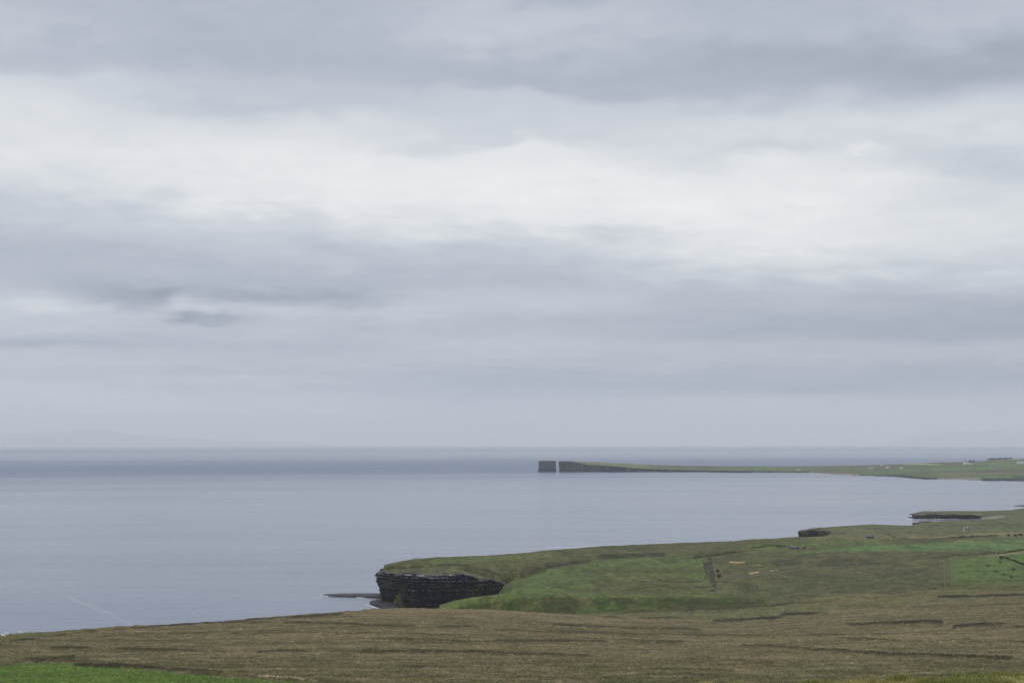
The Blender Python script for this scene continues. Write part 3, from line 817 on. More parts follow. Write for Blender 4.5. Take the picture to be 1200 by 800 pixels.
pc = []
for a, zt in ((668, 37), (657, 37.5), (655.4, 37.5)):
    pass
Yh = float(EYE * FPX / (552.4 - HZ))
pen = [pathpt(659, Yh + 240, z=36), pathpt(655.8, Yh + 150, z=37.5), pathpt(655.4, Yh + 20, z=37.8, inset=2), pathpt(658, Yh - 16, z=37.8), pathpt(668, Yh - 18, z=37.4), pathpt(676, Yh - 18, z=34), pathpt(690, Yh - 14, py=544.3)]
for px_ in (705, 720, 740, 760, 780, 800, 825, 850, 875):
    pen.append(pathpt(px_, float(np.interp(px_, q, Ysh)) - 16, py=float(np.interp(px_, q, ctop))))
cl = cliff('peninsula_cliff', pen, 420, 44, 40, 3.5, 22, ledge=2, joint=1.4, turf_rise=1.0, palest=.05, veg=.05, zbase=-3, rough_top=.7, rock=(40, 45, 60), grass=(90, 98, 62), gashes=.15)
tag(cl, 'dark cliff along the seaward end of the far peninsula', 'cliff', kind='structure')

# ------------------------------------------------------------------ the sea stack
st = empty('sea_stack', (float(x_of(641.3, Yh)), Yh, 0))
tag(st, 'square dark rock stack standing alone in the sea off the far headland', 'sea stack')
n = 160; th = np.linspace(0, 2 * math.pi, n, endpoint=False)
hw, hd = 31.5, 17
rr = (np.abs(np.cos(th) / hw) ** 7 + np.abs(np.sin(th) / hd) ** 7) ** (-1 / 7)
levels = np.linspace(-3, 39.6, 60); V = []; Cc = []
for zi in levels:
    fz = (zi + 3) / 42.6
    o = 1 + (fbm(th * 6, th * 0 + zi * .03, 3, 101) - .5) * .10 + (vnoise(th * 0 + np.floor(zi / 2.3) * 3.7, th * 2, 102) - .5) * .05
    if abs(zi - 16) < 1.6: o = o - .045
    o = o + (.05 if zi < 14 else 0.0) * (1 - fz)
    V.append(np.stack([np.cos(th) * rr * o, np.sin(th) * rr * o, th * 0 + zi], 1))
    pale = (abs(zi - 17) < 1.2) * .8
    base = alb(40, 45, 60) * (1 - pale) + alb(116, 116, 120) * pale
    if zi > 22: base = base * .6 + alb(78, 76, 66) * .4
    Cc.append(np.repeat(base[None], n, 0) * (.7 + .6 * fbm(th * 5, th * 0 + zi * .5, 2, 103))[:, None])
V = np.concatenate(V); Cc = np.concatenate(Cc)
idx = np.arange(n * 60).reshape(60, n); nx_ = np.roll(idx, -1, 1)
qs = np.stack([idx[:-1], nx_[:-1], nx_[1:], idx[1:]], -1).reshape(-1, 4)
link('rock_body', np_mesh('rock_body', V, qs, False, Cc), ROCK_MAT, st)
gv = []; rings = 10
for k_ in range(rings + 1):
    s_ = 1 - k_ / (rings + .2)
    zt = 39.4 + 1.6 * (1 - s_ ** 3) + (fbm(th * 3, th * 0 + k_, 2, 105) - .5) * .8
    gv.append(np.stack([np.cos(th) * rr * s_ * .995, np.sin(th) * rr * s_ * .995, zt], 1))
gv = np.concatenate(gv); idx = np.arange(n * (rings + 1)).reshape(rings + 1, n); nx_ = np.roll(idx, -1, 1)
link('grass_cap', np_mesh('grass_cap', gv, np.stack([idx[:-1], nx_[:-1], nx_[1:], idx[1:]], -1).reshape(-1, 4), True, np.repeat(alb(96, 104, 66)[None], len(gv), 0)), FAR_MAT, st)

# ------------------------------------------------------------------ houses
def house(loc, w, d_, h, rz, label, wall=WHITE_WALL, roof=SLATE, group=None, name='farmhouse', cat='house', chim=True, pitch=.8):
    t = tag(empty(name, tuple(loc), rz), label, cat, group)
    a, b = w / 2, d_ / 2; rh = b * pitch
    m = MB()
    m.poly([(-a, -b, -2), (a, -b, -2), (a, b, -2), (-a, b, -2), (-a, -b, h), (a, -b, h), (a, b, h), (-a, b, h), (-a, 0, h + rh), (a, 0, h + rh)],
           [(0, 1, 5, 4), (2, 3, 7, 6), (1, 2, 6, 9, 5), (3, 0, 4, 8, 7)])
    m.build('wall', wall, t)
    r = MB(); e = .35; th_ = .18
    for s_ in (-1, 1):
        y0 = s_ * (b + e); z0 = h - e * pitch + .02
        pts = [(-a - e, y0, z0), (a + e, y0, z0), (a + e, 0, h + rh + .02), (-a - e, 0, h + rh + .02)]
        pts += [(x, y, z + th_) for x, y, z in pts]
        fs = [(0, 1, 2, 3), (7, 6, 5, 4), (0, 4, 5, 1), (1, 5, 6, 2), (2, 6, 7, 3), (3, 7, 4, 0)]
        r.poly(pts, fs if s_ < 0 else [f_[::-1] for f_ in fs])
    ro = r.build('roof', roof, t)
    if chim:
        for sx in (-1, 1):
            c_ = MB(); c_.box((sx * (a - .6), 0, h + rh + .5), (.8, .7, 1.7)); c_.build('chimney', wall, ro)
    nwin = max(2, int(w / 4))
    for i in range(nwin):
        x = -a + w * (i + .5) / nwin
        if i == nwin // 2:
            k_ = MB(); k_.box((x + .9, -b - .02, 1.0), (1.0, .08, 2.1)); k_.build('door', DOOR_MAT, t)
            x -= .5
        k_ = MB(); k_.box((x, -b - .02, h * .55), (1.0, .08, 1.2)); k_.build('window', GLASS_DARK, t)
    return t


FAR = [(1021, 548.6, 15, 8, 3.2, .05, 'long white farmhouse, leftmost of the far shore houses by the dark hedge', WHITE_WALL, SLATE, .35),
       (1033, 544.9, 8, 7, 5, .3, 'tiny white house on the skyline of the far peninsula', WHITE_WALL, SLATE, .6),
       (1040.5, 548.3, 10, 7, 4.5, .6, 'small white house between two others on the far peninsula', WHITE_WALL, SLATE, .6),
       (1056, 548.8, 11, 8, 4, -.3, 'white cottage right of the small house on the far peninsula', WHITE_WALL, SLATE, .6),
       (1131.3, 543.6, 12, 9, 6, .2, 'bright white gabled house under the trees on the far peninsula', WHITE_WALL, SLATE, .7),
       (1137.5, 543.6, 13, 8, 3.5, .0, 'pale low outbuilding attached beside the bright white gabled house', WHITE_WALL, BLUE_ROOF, .4),
       (1162, 546, 13, 8, 4, .1, 'pinkish house below the ridge wood on the far peninsula', PINK_WALL, SLATE, .5),
       (1166, 550.7, 9, 8, 5, .5, 'pale pink cottage lower down the slope on the far peninsula', PINK_WALL, SLATE, .6),
       (1195.5, 542.8, 19, 9, 6.0, -.05, 'large white house at the right end of the far peninsula', WHITE_WALL, SLATE, .4),
       (935.5, 550.3, 12, 7, 3, .1, 'lone white building on the narrow grassy neck of the peninsula', WHITE_WALL, SLATE, .35)]
for px_, py_, w, d_, h, rz, lab, wl, rf, pt in FAR:
    house(phit(px_, py_ + .3), w * 1.15, d_, h * 1.45, rz, lab, wl, rf, 'houses on the far peninsula', pitch=pt)
house(hit(1131.5, 621.8, 1900), 4.5, 3.0, 1.7, .1, 'small white cottage on the low coast land behind the green field', group=None, chim=True, pitch=.6)
house(hit(1019.5, 630.5, 1500), 6.2, 4, 1.2, .08, 'dark shed with a blue grey roof behind the bright green field', STONE_MAT, BLUE_ROOF, None, 'shed', 'shed', False, .55)
house(hit(931, 643.2, 1400), 7.5, 4, 1.0, .1, 'low dark slate roofed cottage at the left of the green strip', STONE_MAT, SLATE, None, 'cottage', 'house', False, .6)
house(hit(941.5, 642.6, 1400), 2.2, 2, 1.0, .2, 'tiny pale shed right of the low dark cottage', PINK_WALL, SLATE, None, 'shed', 'shed', False, .6)


# ------------------------------------------------------------------ bushes, hedges, walls, fences
def leaves(mb, centre, rad, count, size, rng):
    c = np.array(centre)
    for _ in range(count):
        v = rng.normal(size=3); v /= np.linalg.norm(v); v[2] = abs(v[2]) * 1.1 - .12
        r = rng.uniform(.35, 1.0) ** .6
        # uneven outline
        r *= .72 + .5 * math.sin(3 * math.atan2(v[1], v[0]) + c[0]) * .3 + rng.uniform(0, .25)
        pnt = c + v * r * np.array(rad)
        a = rng.normal(size=3); a /= np.linalg.norm(a); b = np.cross(a, rng.normal(size=3)); b /= np.linalg.norm(b)
        s_ = size * rng.uniform(.5, 1.3)
        mb.poly([pnt - a * s_, pnt + b * s_ * .45, pnt + a * s_, pnt - b * s_ * .45], [(0, 1, 2, 3)])


def bush(loc, w, h, label, group, mat=GORSE, seed=0, name='bush', cat='bush', count=420):
    rng = np.random.default_rng(seed)
    t = tag(empty(name, tuple(loc)), label, cat, group)
    m = MB()
    for i in range(3):
        ox, oy = rng.uniform(-.3, .3, 2) * w
        leaves(m, (ox, oy, h * .42 * rng.uniform(.8, 1.1)), (w * .42, w * .42, h * .55), count // 3, h * .12 + .06, rng)
    m.build('foliage', mat, t)
    s_ = MB()
    for i in range(4):
        a = rng.uniform(0, 6.28); e = np.array([math.cos(a) * w * .25, math.sin(a) * w * .25, h * .6])
        s_.tube([(0, 0, -.2), e * .5 + (0, 0, .1), e], [.09, .06, .02], 5)
    s_.build('stem', BARK, t)
    return t


BU = [(841.5, 671, 1.6, 2.6, 'upper dark bush just right of the lane fence'), (842.5, 677.5, 1.9, 2.6, 'lower dark bush just right of the lane fence'),
      (1182, 628.6, 3.4, 2.4, 'round dark bush at the far end of the field hedge'), (1190, 628.3, 3.2, 2.1, 'dark bush between the round one and the wide one'),
      (1197, 628.0, 5.0, 2.8, 'wide dark bush at the right edge above the green field'), (1117, 630.7, 2.2, 1.5, 'small dark bush left of the long dark hedge'),
      (1041, 626.8, 2.2, 1.2, 'tiny dark shrub behind the blue roofed shed'), (1048, 630.2, 3.2, 1.2, 'low dark shrub right of the blue roofed shed'),
      (1158, 664, 2.6, 1.5, 'leftmost gorse bush scattered in the green field'), (1168, 671, 3.4, 1.3, 'low wide gorse bush in the green field'),
      (1172, 660, 2.2, 1.4, 'upper gorse bush below the sunken field wall'), (1176, 674, 2.0, 1.2, 'small gorse bush beside the low wide one'),
      (1185, 677.5, 2.4, 1.6, 'lowest gorse bush in the green field'), (1188, 668, 2.6, 1.4, 'rightmost gorse bush in the green field'),
      (1174, 655.5, 3.0, 2.2, 'dark bush at the corner where the track meets the wall')]
for i, (px_, py_, w, h, lab) in enumerate(BU):
    bush(hit(px_, py_, 1000), w, h, lab, 'bushes among the headland fields', DARK_LEAF if i < 8 else GORSE, 200 + i)


def along(pts, step, y0=1000):
    W_ = [hit(a, b, y0) for a, b in pts]
    out = []
    for A0, B0 in zip(W_[:-1], W_[1:]):
        l = np.linalg.norm((B0 - A0)[:2]); m = max(1, int(l / step))
        for i in range(m):
            c_ = A0 + (B0 - A0) * (i / m); px_ = c_[0] / c_[1] * FPX + 600
            c_[2] = height(px_, c_[1]); out.append(c_)
    out.append(W_[-1]); return out


def hedge(pts, w, h, label, seed, y0=1000, mat=HEDGE_LEAF):
    rng = np.random.default_rng(seed)
    cs = along(pts, w * .7, y0); o = cs[0]
    m = MB()
    for i, c_ in enumerate(cs):
        k_ = (.35 + 1.1 * float(vnoise(i * .35, seed, 7))) * min(1, .35 + .12 * min(i, len(cs) - 1 - i))
        c_[1] += rng.uniform(-2.5, 2.5)
        l = c_ - o
        leaves(m, (l[0], l[1], l[2] + h * .4 * k_), (w * .7, w * .7, h * .6 * k_), 34, .28, rng)
    ob = m.build('hedge', mat); ob.location = tuple(o)
    return tag(ob, label, 'hedge')


hedge([(1122, 630.5), (1140, 628.9), (1168, 628.2)], 2.2, 1.5, 'long dark hedge along the top edge of the bright green field', 301, 1500)
hedge([(1096, 653), (1115, 652), (1135, 651.2), (1148, 650.6)], 3.0, 1.9, 'thick dark hedge left of the pale track end', 302, 1100)
hedge([(1150, 648.6), (1160, 648.0), (1172, 648.8)], 1.8, 1.3, 'short dark hedge just above the pale track', 303, 1100)
hedge([(1176, 648.6), (1200, 644.8), (1260, 640)], 1.8, 1.3, 'dark hedge rising right from the track along the green field', 304, 1100)
hedge([(1172, 652), (1184, 656), (1200, 662), (1240, 677)], 1.5, 1.1, 'dark overgrown hedge slanting down between the two right fields', 305, 1100)
hedge([(812, 654.3), (832, 651.8), (846, 650), (868, 646.2)], 1.8, 1.2, 'dark hedge at the top of the lane on the headland', 306, 1100)
hedge([(880, 642.8), (900, 641), (920, 640.4)], 1.8, 1.2, 'low dark hedge left of the low slate roofed cottage', 307, 1300)


def stone_wall(pts, w, h, label, seed, y0=1000):
    rng = np.random.default_rng(seed)
    cs = along(pts, .9, y0); o = cs[0]; m = MB()
    for c_ in cs:
        l = c_ - o
        if vnoise(l[1] / 5.0, seed, 3) < .45: continue
        for _ in range(2):
            sx, sy, sz = rng.uniform(.35, .8, 3) * (w * 1.3)
            m.box((l[0] + rng.normal(0, w * 1.1), l[1] + rng.uniform(-.45, .45), l[2] + rng.uniform(0, h * .8)), (sx, sy, sz), rng.uniform(.6, .95))
    ob = m.build('stone_wall', STONE_MAT); ob.location = tuple(o)
    return tag(ob, label, 'wall')


stone_wall([(832.2, 653.5), (832.8, 663), (834, 672), (834.5, 683)], .8, 1.4, 'upper left stone wall of the lane running down the headland', 401)
stone_wall([(839, 681), (836.5, 688), (833.5, 695)], .7, 1.1, 'broken lower stone wall at the foot of the lane', 402)
stone_wall([(826, 659), (827.5, 667), (829, 678)], .7, 1.1, 'tumbled grey stone wall left of the lane', 403)


def wire_fence(pts, step, h, label, y0=1000, lean=.06, seed=0, pr=.085):
    rng = np.random.default_rng(seed)
    cs = along(pts, step, y0); o = cs[0]
    t = tag(empty('wire_fence', tuple(o)), label, 'fence', 'post and wire fences')
    tops = []
    m = MB(); m.tube([(0, 0, -.4), (0, 0, h * .6), (0, 0, h)], [pr, pr, pr * .9], 6)
    pm = m.build('post', POST_MAT, t); first = True
    for c_ in cs[:100]:
        l = c_ - o
        k_ = pm if first else pm.copy()
        if not first: COL.objects.link(k_); k_.parent = t
        first = False
        k_.location = tuple(l); k_.rotation_euler = (rng.uniform(-lean, lean), rng.uniform(-lean, lean), 0)
        k_.scale = (1, 1, rng.uniform(.8, 1.15)); tops.append(l)
    for fz in (.35, .65, .92):
        wv = MB(); wv.tube([(a[0], a[1], a[2] + h * fz) for a in tops], .012, 4); wv.build('wire', WIRE_MAT, t)
    return t


wire_fence([(834.5, 655), (836.5, 663), (838, 672), (840.5, 680), (842.5, 695)], 3.5, 1.5, 'post and wire fence along the right side of the lane', seed=1, pr=.16)
wire_fence([(846, 680.5), (880, 676), (920, 671), (960, 666.5), (1000, 664.3), (1025, 662.5)], 2.2, 1.5, 'long post fence crossing the rough hillside right of the lane', seed=2, pr=.1)
wire_fence([(1106, 657), (1106.5, 672), (1107.5, 690)], 3.2, 1.6, 'left fence of the pair running down beside the green field', seed=3, pr=.15)
wire_fence([(1113, 655), (1114.5, 672), (1115.5, 690)], 3.2, 1.6, 'right fence of the pair running down beside the green field', seed=4, pr=.15)
wire_fence([(-60, 746.5), (0, 742.8), (30, 740.4), (60, 738.2), (100, 735.6), (150, 732.8)], 2.4, 1.15, 'fence of thin posts along the cliff edge at the far left', 300, seed=5, pr=.06)

# far wood on the ridge of the peninsula: one mass, nobody could count it
rng = np.random.default_rng(9); m = MB(); o = phit(1158, 538.8)
for i in range(46):
    px_ = 1157 + 29 * rng.random(); c_ = phit(px_, 538.0) - o; leaves(m, (c_[0], c_[1] + rng.uniform(-30, 30), c_[2] + 3), (5, 5, 6.5), 40, 1.6, rng)
for i in range(12):
    px_ = 1133 + 9 * rng.random(); c_ = phit(px_, 541.2) - o; leaves(m, (c_[0], c_[1] + rng.uniform(-10, 10), c_[2] + 2.5), (4, 4, 5), 40, 1.4, rng)
wd = m.build('woods', DARK_LEAF); wd.location = tuple(o); tag(wd, 'dark belt of wind bent trees on the ridge of the far peninsula', 'wood', kind='stuff')

# ------------------------------------------------------------------ sheep on the coastal strip
def sheep(loc, rz, label, graze):
    me = bpy.data.meshes.new('sheep')
    hx, hz = (.62, .28) if graze else (.68, .92)
    V = [(-.42, 0, .62), (-.1, 0, .64), (.25, 0, .64), (.42, 0, .68), (.56, 0, .5 if graze else .8), (hx + .02, 0, hz), (hx + .2, 0, hz - .12)]
    E = [(0, 1), (1, 2), (2, 3), (3, 4), (4, 5), (5, 6)]
    rad = [.2, .27, .27, .2, .12, .1, .06]
    for (x, s_, b_) in ((-.34, -1, 0), (-.34, 1, 0), (.26, -1, 2), (.26, 1, 2)):
        k0 = len(V); kx = .05 if x < 0 else -.02
        V += [(x, s_ * .13, .45), (x - kx, s_ * .13, .24), (x, s_ * .13, .01)]; E += [(b_, k0), (k0, k0 + 1), (k0 + 1, k0 + 2)]; rad += [.09, .045, .04]
    V.append((-.56, 0, .58)); E.append((0, len(V) - 1)); rad.append(.05)
    me.from_pydata(V, E, [])
    ob = link('sheep', me, WOOL)
    sk = ob.modifiers.new('skin', 'SKIN'); ob.modifiers.new('sub', 'SUBSURF').levels = 1; ob.modifiers['sub'].render_levels = 1
    for i, r_ in enumerate(rad): me.skin_vertices[0].data[i].radius = (r_, r_)
    me.skin_vertices[0].data[1].use_root = True
    ob.location = tuple(loc); ob.rotation_euler = (0, 0, rz)
    return tag(ob, label, 'sheep', 'sheep on the coastal strip')


for px_, py_, rz, lab, g_ in ((3.5, 747.6, .4, 'white sheep at the extreme left edge of the coastal strip', True), (8.2, 745.2, 2.6, 'white sheep second from the left on the coastal strip', False),
                              (23.5, 743.2, .2, 'bright white sheep right of the first pair on the coastal strip', True), (26.8, 741.2, 3.0, 'farthest and rightmost white sheep near the fence', False)):
    pt = hit(px_, py_, 300); sheep(pt, rz, lab, g_)

# ------------------------------------------------------------------ near grass and a stone on the roadside bank
def grass_mesh(count_t, seed):
    rng = np.random.default_rng(seed)
    tp = rng.uniform(640, 1330, count_t); tY = np.where(rng.random(count_t) < .8, rng.uniform(38, 62, count_t), rng.uniform(22, 80, count_t))
    keep = fbm(tp / 2300 * tY / 1.1, tY / 1.5, 3, 31) > .34
    tp, tY = tp[keep], tY[keep]
    verts = []; cols = []
    nb = 9
    j = np.clip(((tp - PX[0]) / 1.25).astype(int), 0, len(PX) - 2); i = np.clip(np.searchsorted(ROWS, tY) - 1, 0, len(ROWS) - 2)
    tz = np.array([height(a, b) for a, b in zip(tp, tY)])
    tx = x_of(tp, tY)
    sz = .03 + .13 * sm(fbm(tx / .9, tY / 1.2, 3, 32), .42, .7)
    gcol = fbm(tx / 2.0, tY / 2.4, 3, 33)
    for b_ in range(nb):
        m_ = len(tp); ang = rng.uniform(0, 6.28, m_); ln = sz * rng.uniform(.7, 1.6, m_); tilt = rng.uniform(.15, .8, m_)
        bx = tx + rng.normal(0, .05, m_); by = tY + rng.normal(0, .05, m_)
        dx, dy = np.cos(ang), np.sin(ang); w_ = rng.uniform(.006, .013, m_)
        a0 = np.stack([bx - dy * w_, by + dx * w_, tz - .03], 1); a1 = np.stack([bx + dy * w_, by - dx * w_, tz - .03], 1)
        mx_ = bx + dx * ln * tilt * .35; my_ = by + dy * ln * tilt * .35; mz = tz + ln * .6
        m0 = np.stack([mx_ - dy * w_ * .8, my_ + dx * w_ * .8, mz], 1); m1_ = np.stack([mx_ + dy * w_ * .8, my_ - dx * w_ * .8, mz], 1)
        ex = bx + dx * ln * tilt; ey = by + dy * ln * tilt; ez = tz + ln * (1 - .3 * tilt)
        e0 = np.stack([ex - dy * .002, ey + dx * .002, ez], 1); e1 = np.stack([ex + dy * .002, ey - dx * .002, ez], 1)
        verts.append(np.stack([a0, a1, m1_, m0, e1, e0], 1).reshape(-1, 3))
        dry = np.clip((gcol - .44) * 7 + rng.normal(0, .3, m_), 0, 1)[:, None]
        c_ = 1.6 * (alb(104, 106, 58) * (1 - dry) + alb(150, 138, 92) * dry)
        c_ = c_ * rng.uniform(.6, 1.25, (m_, 1))
        cols.append(np.repeat(c_[:, None], 6, 1).reshape(-1, 3))
    v = np.concatenate(verts); c_ = np.concatenate(cols); k_ = np.arange(len(v) // 6) * 6
    qd = np.concatenate([np.stack([k_, k_ + 1, k_ + 2, k_ + 3], 1), np.stack([k_ + 3, k_ + 2, k_ + 4, k_ + 5], 1)])
    return np_mesh('grass', v, qd, True, c_)


gm, nt, b = new_mat('grass_blades')
at = N(nt, 'ShaderNodeAttribute', attribute_name='albedo'); nt.links.new(at.outputs['Color'], b.inputs['Base Color'])
tl = N(nt, 'ShaderNodeBsdfTranslucent'); nt.links.new(at.outputs['Color'], tl.inputs[0]); msh = N(nt, 'ShaderNodeMixShader'); msh.inputs[0].default_value = .4
nt.links.new(b.outputs[0], msh.inputs[1]); nt.links.new(tl.outputs[0], msh.inputs[2]); nt.links.new(msh.outputs[0], nt.nodes['Material Output'].inputs['Surface'])
b.inputs['Roughness'].default_value = .7; b.inputs['Specular IOR Level'].default_value = .2
tag(link('grass', grass_mesh(26000, 77), gm), 'rough green and straw coloured grass on the near roadside bank', 'grass', kind='stuff')


def boulder(loc, r_, label, seed, mat):
    bm = bmesh.new(); bmesh.ops.create_icosphere(bm, subdivisions=3, radius=1)
    for v in bm.verts:
        k_ = 1 + .5 * (float(fbm(v.co.x * 1.3 + seed, v.co.y * 1.3 + v.co.z, 3, seed)) - .5)
        v.co = v.co * k_; v.co.z *= .75; v.co.x *= 1.25
    bm.transform(__import__('mathutils').Matrix.Scale(r_, 4))
    me = bpy.data.meshes.new('boulder'); bm.to_mesh(me); bm.free()
    o_ = link('boulder', me, mat); o_.location = (loc[0], loc[1], loc[2] + r_ * .35)
    return tag(o_, label, 'stone')


boulder(hit(1170, 789, 30, 70), .085, 'small pale stone in the rough grass at the near right corner', 3, PALE_STONE)

# ------------------------------------------------------------------ hills far beyond the sea
def hills(name, xs, ys, D, label):
    pxs = np.arange(xs[0], xs[-1], 3.0); py = np.interp(pxs, xs, ys) + (fbm(pxs / 30, pxs * 0, 4, 5) - .5) * 1.6 * np.clip((518 - np.interp(pxs, xs, ys)) / 8, 0, 1)
    rowsf = np.array([0, .25, .5, .75, 1, 1.5, 2.0]); V = []
    for r_ in rowsf:
        Y = D + r_ * 6000; hh = z_of(py, D + 6000)
        s_ = math.sin(min(r_, 2) * math.pi / 2)
        zz = -250 + (hh + 250) * s_ + (fbm(pxs / 14, pxs * 0 + r_ * 3, 3, 6) - .5) * 40 * s_ * (1 if r_ < 1 else 0)
        V.append(np.stack([x_of(pxs, Y), pxs * 0 + Y, zz], 1))
    nr, nc = len(rowsf), len(pxs); idx = np.arange(nr * nc).reshape(nr, nc)
    qd = np.stack([idx[:-1, :-1], idx[:-1, 1:], idx[1:, 1:], idx[1:, :-1]], -1).reshape(-1, 4)
    me = np_mesh(name, np.concatenate(V), qd, True, np.repeat(alb(80, 84, 66)[None], nr * nc, 0))
    return tag(link(name, me, FAR_MAT), label, 'hills', kind='structure')


hills('hills', [-400, -100, 0, 60, 100, 130, 150, 175, 230, 280, 350, 420], [509, 506, 507.5, 506.5, 504, 504.5, 508, 511, 514, 516, 518, 523], 104000, 'faint blue hills beyond the sea on the left')
hills('hills', [1020, 1050, 1075, 1100, 1130, 1160, 1200, 1300, 1600], [523, 516, 510, 506.5, 505, 503.5, 502, 499, 500], 104000, 'faint blue hills beyond the sea on the right')

# ------------------------------------------------------------------ the sea
rad = np.concatenate([[5], np.geomspace(200, 64000, 40)]); ang = np.linspace(-math.pi / 2, math.pi / 2, 241)
V = [(r_ * math.sin(a), r_ * math.cos(a), 0) for r_ in rad for a in ang]
nc = len(ang); idx = np.arange(len(V)).reshape(len(rad), nc)
qd = np.stack([idx[:-1, 1:], idx[:-1, :-1], idx[1:, :-1], idx[1:, 1:]], -1).reshape(-1, 4)
sea_mat, nt, b = new_mat('sea_water')
co = N(nt, 'ShaderNodeTexCoord').outputs['Object']
sep = N(nt, 'ShaderNodeSeparateXYZ'); nt.links.new(co, sep.inputs[0])
dist = N(nt, 'ShaderNodeVectorMath', operation='LENGTH'); nt.links.new(co, dist.inputs[0]); dist = dist.outputs['Value']


def mapv(scale, rot=0):
    m_ = N(nt, 'ShaderNodeMapping'); nt.links.new(co, m_.inputs[0]); m_.inputs['Scale'].default_value = scale; m_.inputs['Rotation'].default_value = (0, 0, rot)
    return m_.outputs[0]


# cloud shadow painted as dark blue belts, with wind ruffles and calmer slicks
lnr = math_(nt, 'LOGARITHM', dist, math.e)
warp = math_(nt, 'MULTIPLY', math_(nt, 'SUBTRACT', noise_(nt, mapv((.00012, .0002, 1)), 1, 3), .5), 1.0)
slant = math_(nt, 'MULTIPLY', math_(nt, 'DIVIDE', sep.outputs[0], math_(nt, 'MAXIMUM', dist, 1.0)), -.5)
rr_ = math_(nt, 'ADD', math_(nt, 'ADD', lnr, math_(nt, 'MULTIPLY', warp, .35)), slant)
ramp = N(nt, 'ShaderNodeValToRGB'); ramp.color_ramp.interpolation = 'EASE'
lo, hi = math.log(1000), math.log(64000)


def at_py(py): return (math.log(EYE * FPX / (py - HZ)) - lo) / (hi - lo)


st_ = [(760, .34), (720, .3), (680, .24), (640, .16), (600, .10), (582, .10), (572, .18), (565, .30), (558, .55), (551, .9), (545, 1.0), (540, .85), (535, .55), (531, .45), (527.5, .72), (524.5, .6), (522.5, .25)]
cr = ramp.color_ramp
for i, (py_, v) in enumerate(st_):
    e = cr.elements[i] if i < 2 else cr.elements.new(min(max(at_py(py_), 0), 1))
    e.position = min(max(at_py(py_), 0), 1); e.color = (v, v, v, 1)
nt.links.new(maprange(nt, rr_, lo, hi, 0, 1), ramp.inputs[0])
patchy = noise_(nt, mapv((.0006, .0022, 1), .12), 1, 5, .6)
ruff_shade = math_(nt, 'ADD', ramp.outputs[0], math_(nt, 'MULTIPLY', math_(nt, 'ADD', math_(nt, 'SUBTRACT', patchy, .5), math_(nt, 'MULTIPLY', math_(nt, 'SUBTRACT', noise_(nt, mapv((.004, .016, 1), -.1), 1, 4, .6), .5), .55)), .6), clamp=True)
ruff_shade_o = ruff_shade
# wind streak running in towards the left shore
w0 = sea_pt(60, 690); w1 = sea_pt(150, 728)
dx, dy = (w1 - w0)[:2]; ll = math.hypot(dx, dy)
sd = math_(nt, 'ADD', math_(nt, 'MULTIPLY', math_(nt, 'SUBTRACT', sep.outputs[0], float(w0[0])), -dy / ll), math_(nt, 'MULTIPLY', math_(nt, 'SUBTRACT', sep.outputs[1], float(w0[1])), dx / ll))
al = math_(nt, 'ADD', math_(nt, 'MULTIPLY', math_(nt, 'SUBTRACT', sep.outputs[0], float(w0[0])), dx / ll), math_(nt, 'MULTIPLY', math_(nt, 'SUBTRACT', sep.outputs[1], float(w0[1])), dy / ll))
sd = math_(nt, 'ADD', sd, math_(nt, 'MULTIPLY', math_(nt, 'SUBTRACT', noise_(nt, mapv((.02, .02, 1)), 1, 3), .5), 9))
line_ = math_(nt, 'MULTIPLY', maprange(nt, math_(nt, 'ABSOLUTE', sd), 0.3, 3.2, 1, 0, True), math_(nt, 'MULTIPLY', maprange(nt, al, 0, ll * .3, 0, 1, True), maprange(nt, noise_(nt, mapv((.05, .05, 1)), 1, 3), .35, .6, .2, 1)))
foam_b = math_(nt, 'MULTIPLY', line_, .16)
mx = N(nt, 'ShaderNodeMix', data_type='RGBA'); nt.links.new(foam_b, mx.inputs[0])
deep = N(nt, 'ShaderNodeMix', data_type='RGBA'); nt.links.new(ruff_shade, deep.inputs[0])
deep.inputs[6].default_value = (.050, .072, .130, 1); deep.inputs[7].default_value = (.020, .054, .135, 1)  # second colour paints the cloud shadow into the ruffled water
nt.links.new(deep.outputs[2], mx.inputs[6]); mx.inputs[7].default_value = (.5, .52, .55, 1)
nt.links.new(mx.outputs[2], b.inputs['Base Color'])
nt.links.new(maprange(nt, ruff_shade, 0, 1, .13, .33), b.inputs['Roughness'])
nt.links.new(maprange(nt, ruff_shade, 0, 1, .72, .22), b.inputs['Specular IOR Level'])
b.inputs['IOR'].default_value = 1.33
wv1 = noise_(nt, mapv((.10, .16, 1), .25), 1, 4, .6); wv2 = noise_(nt, mapv((.012, .03, 1), .2), 1, 3, .6)
hgt = math_(nt, 'ADD', math_(nt, 'MULTIPLY', wv1, .9), math_(nt, 'MULTIPLY', wv2, 3.0))
bp = N(nt, 'ShaderNodeBump'); bp.inputs['Distance'].default_value = 1.0
nt.links.new(maprange(nt, dist, 1000, 9000, .42, .12), bp.inputs['Strength'])
nt.links.new(hgt, bp.inputs['Height']); nt.links.new(bp.outputs[0], b.inputs['Normal'])
tag(link('sea', np_mesh('sea', V, qd, True), sea_mat), 'wide grey blue sea with wind ruffles and painted cloud shadow bands', 'sea', kind='structure')


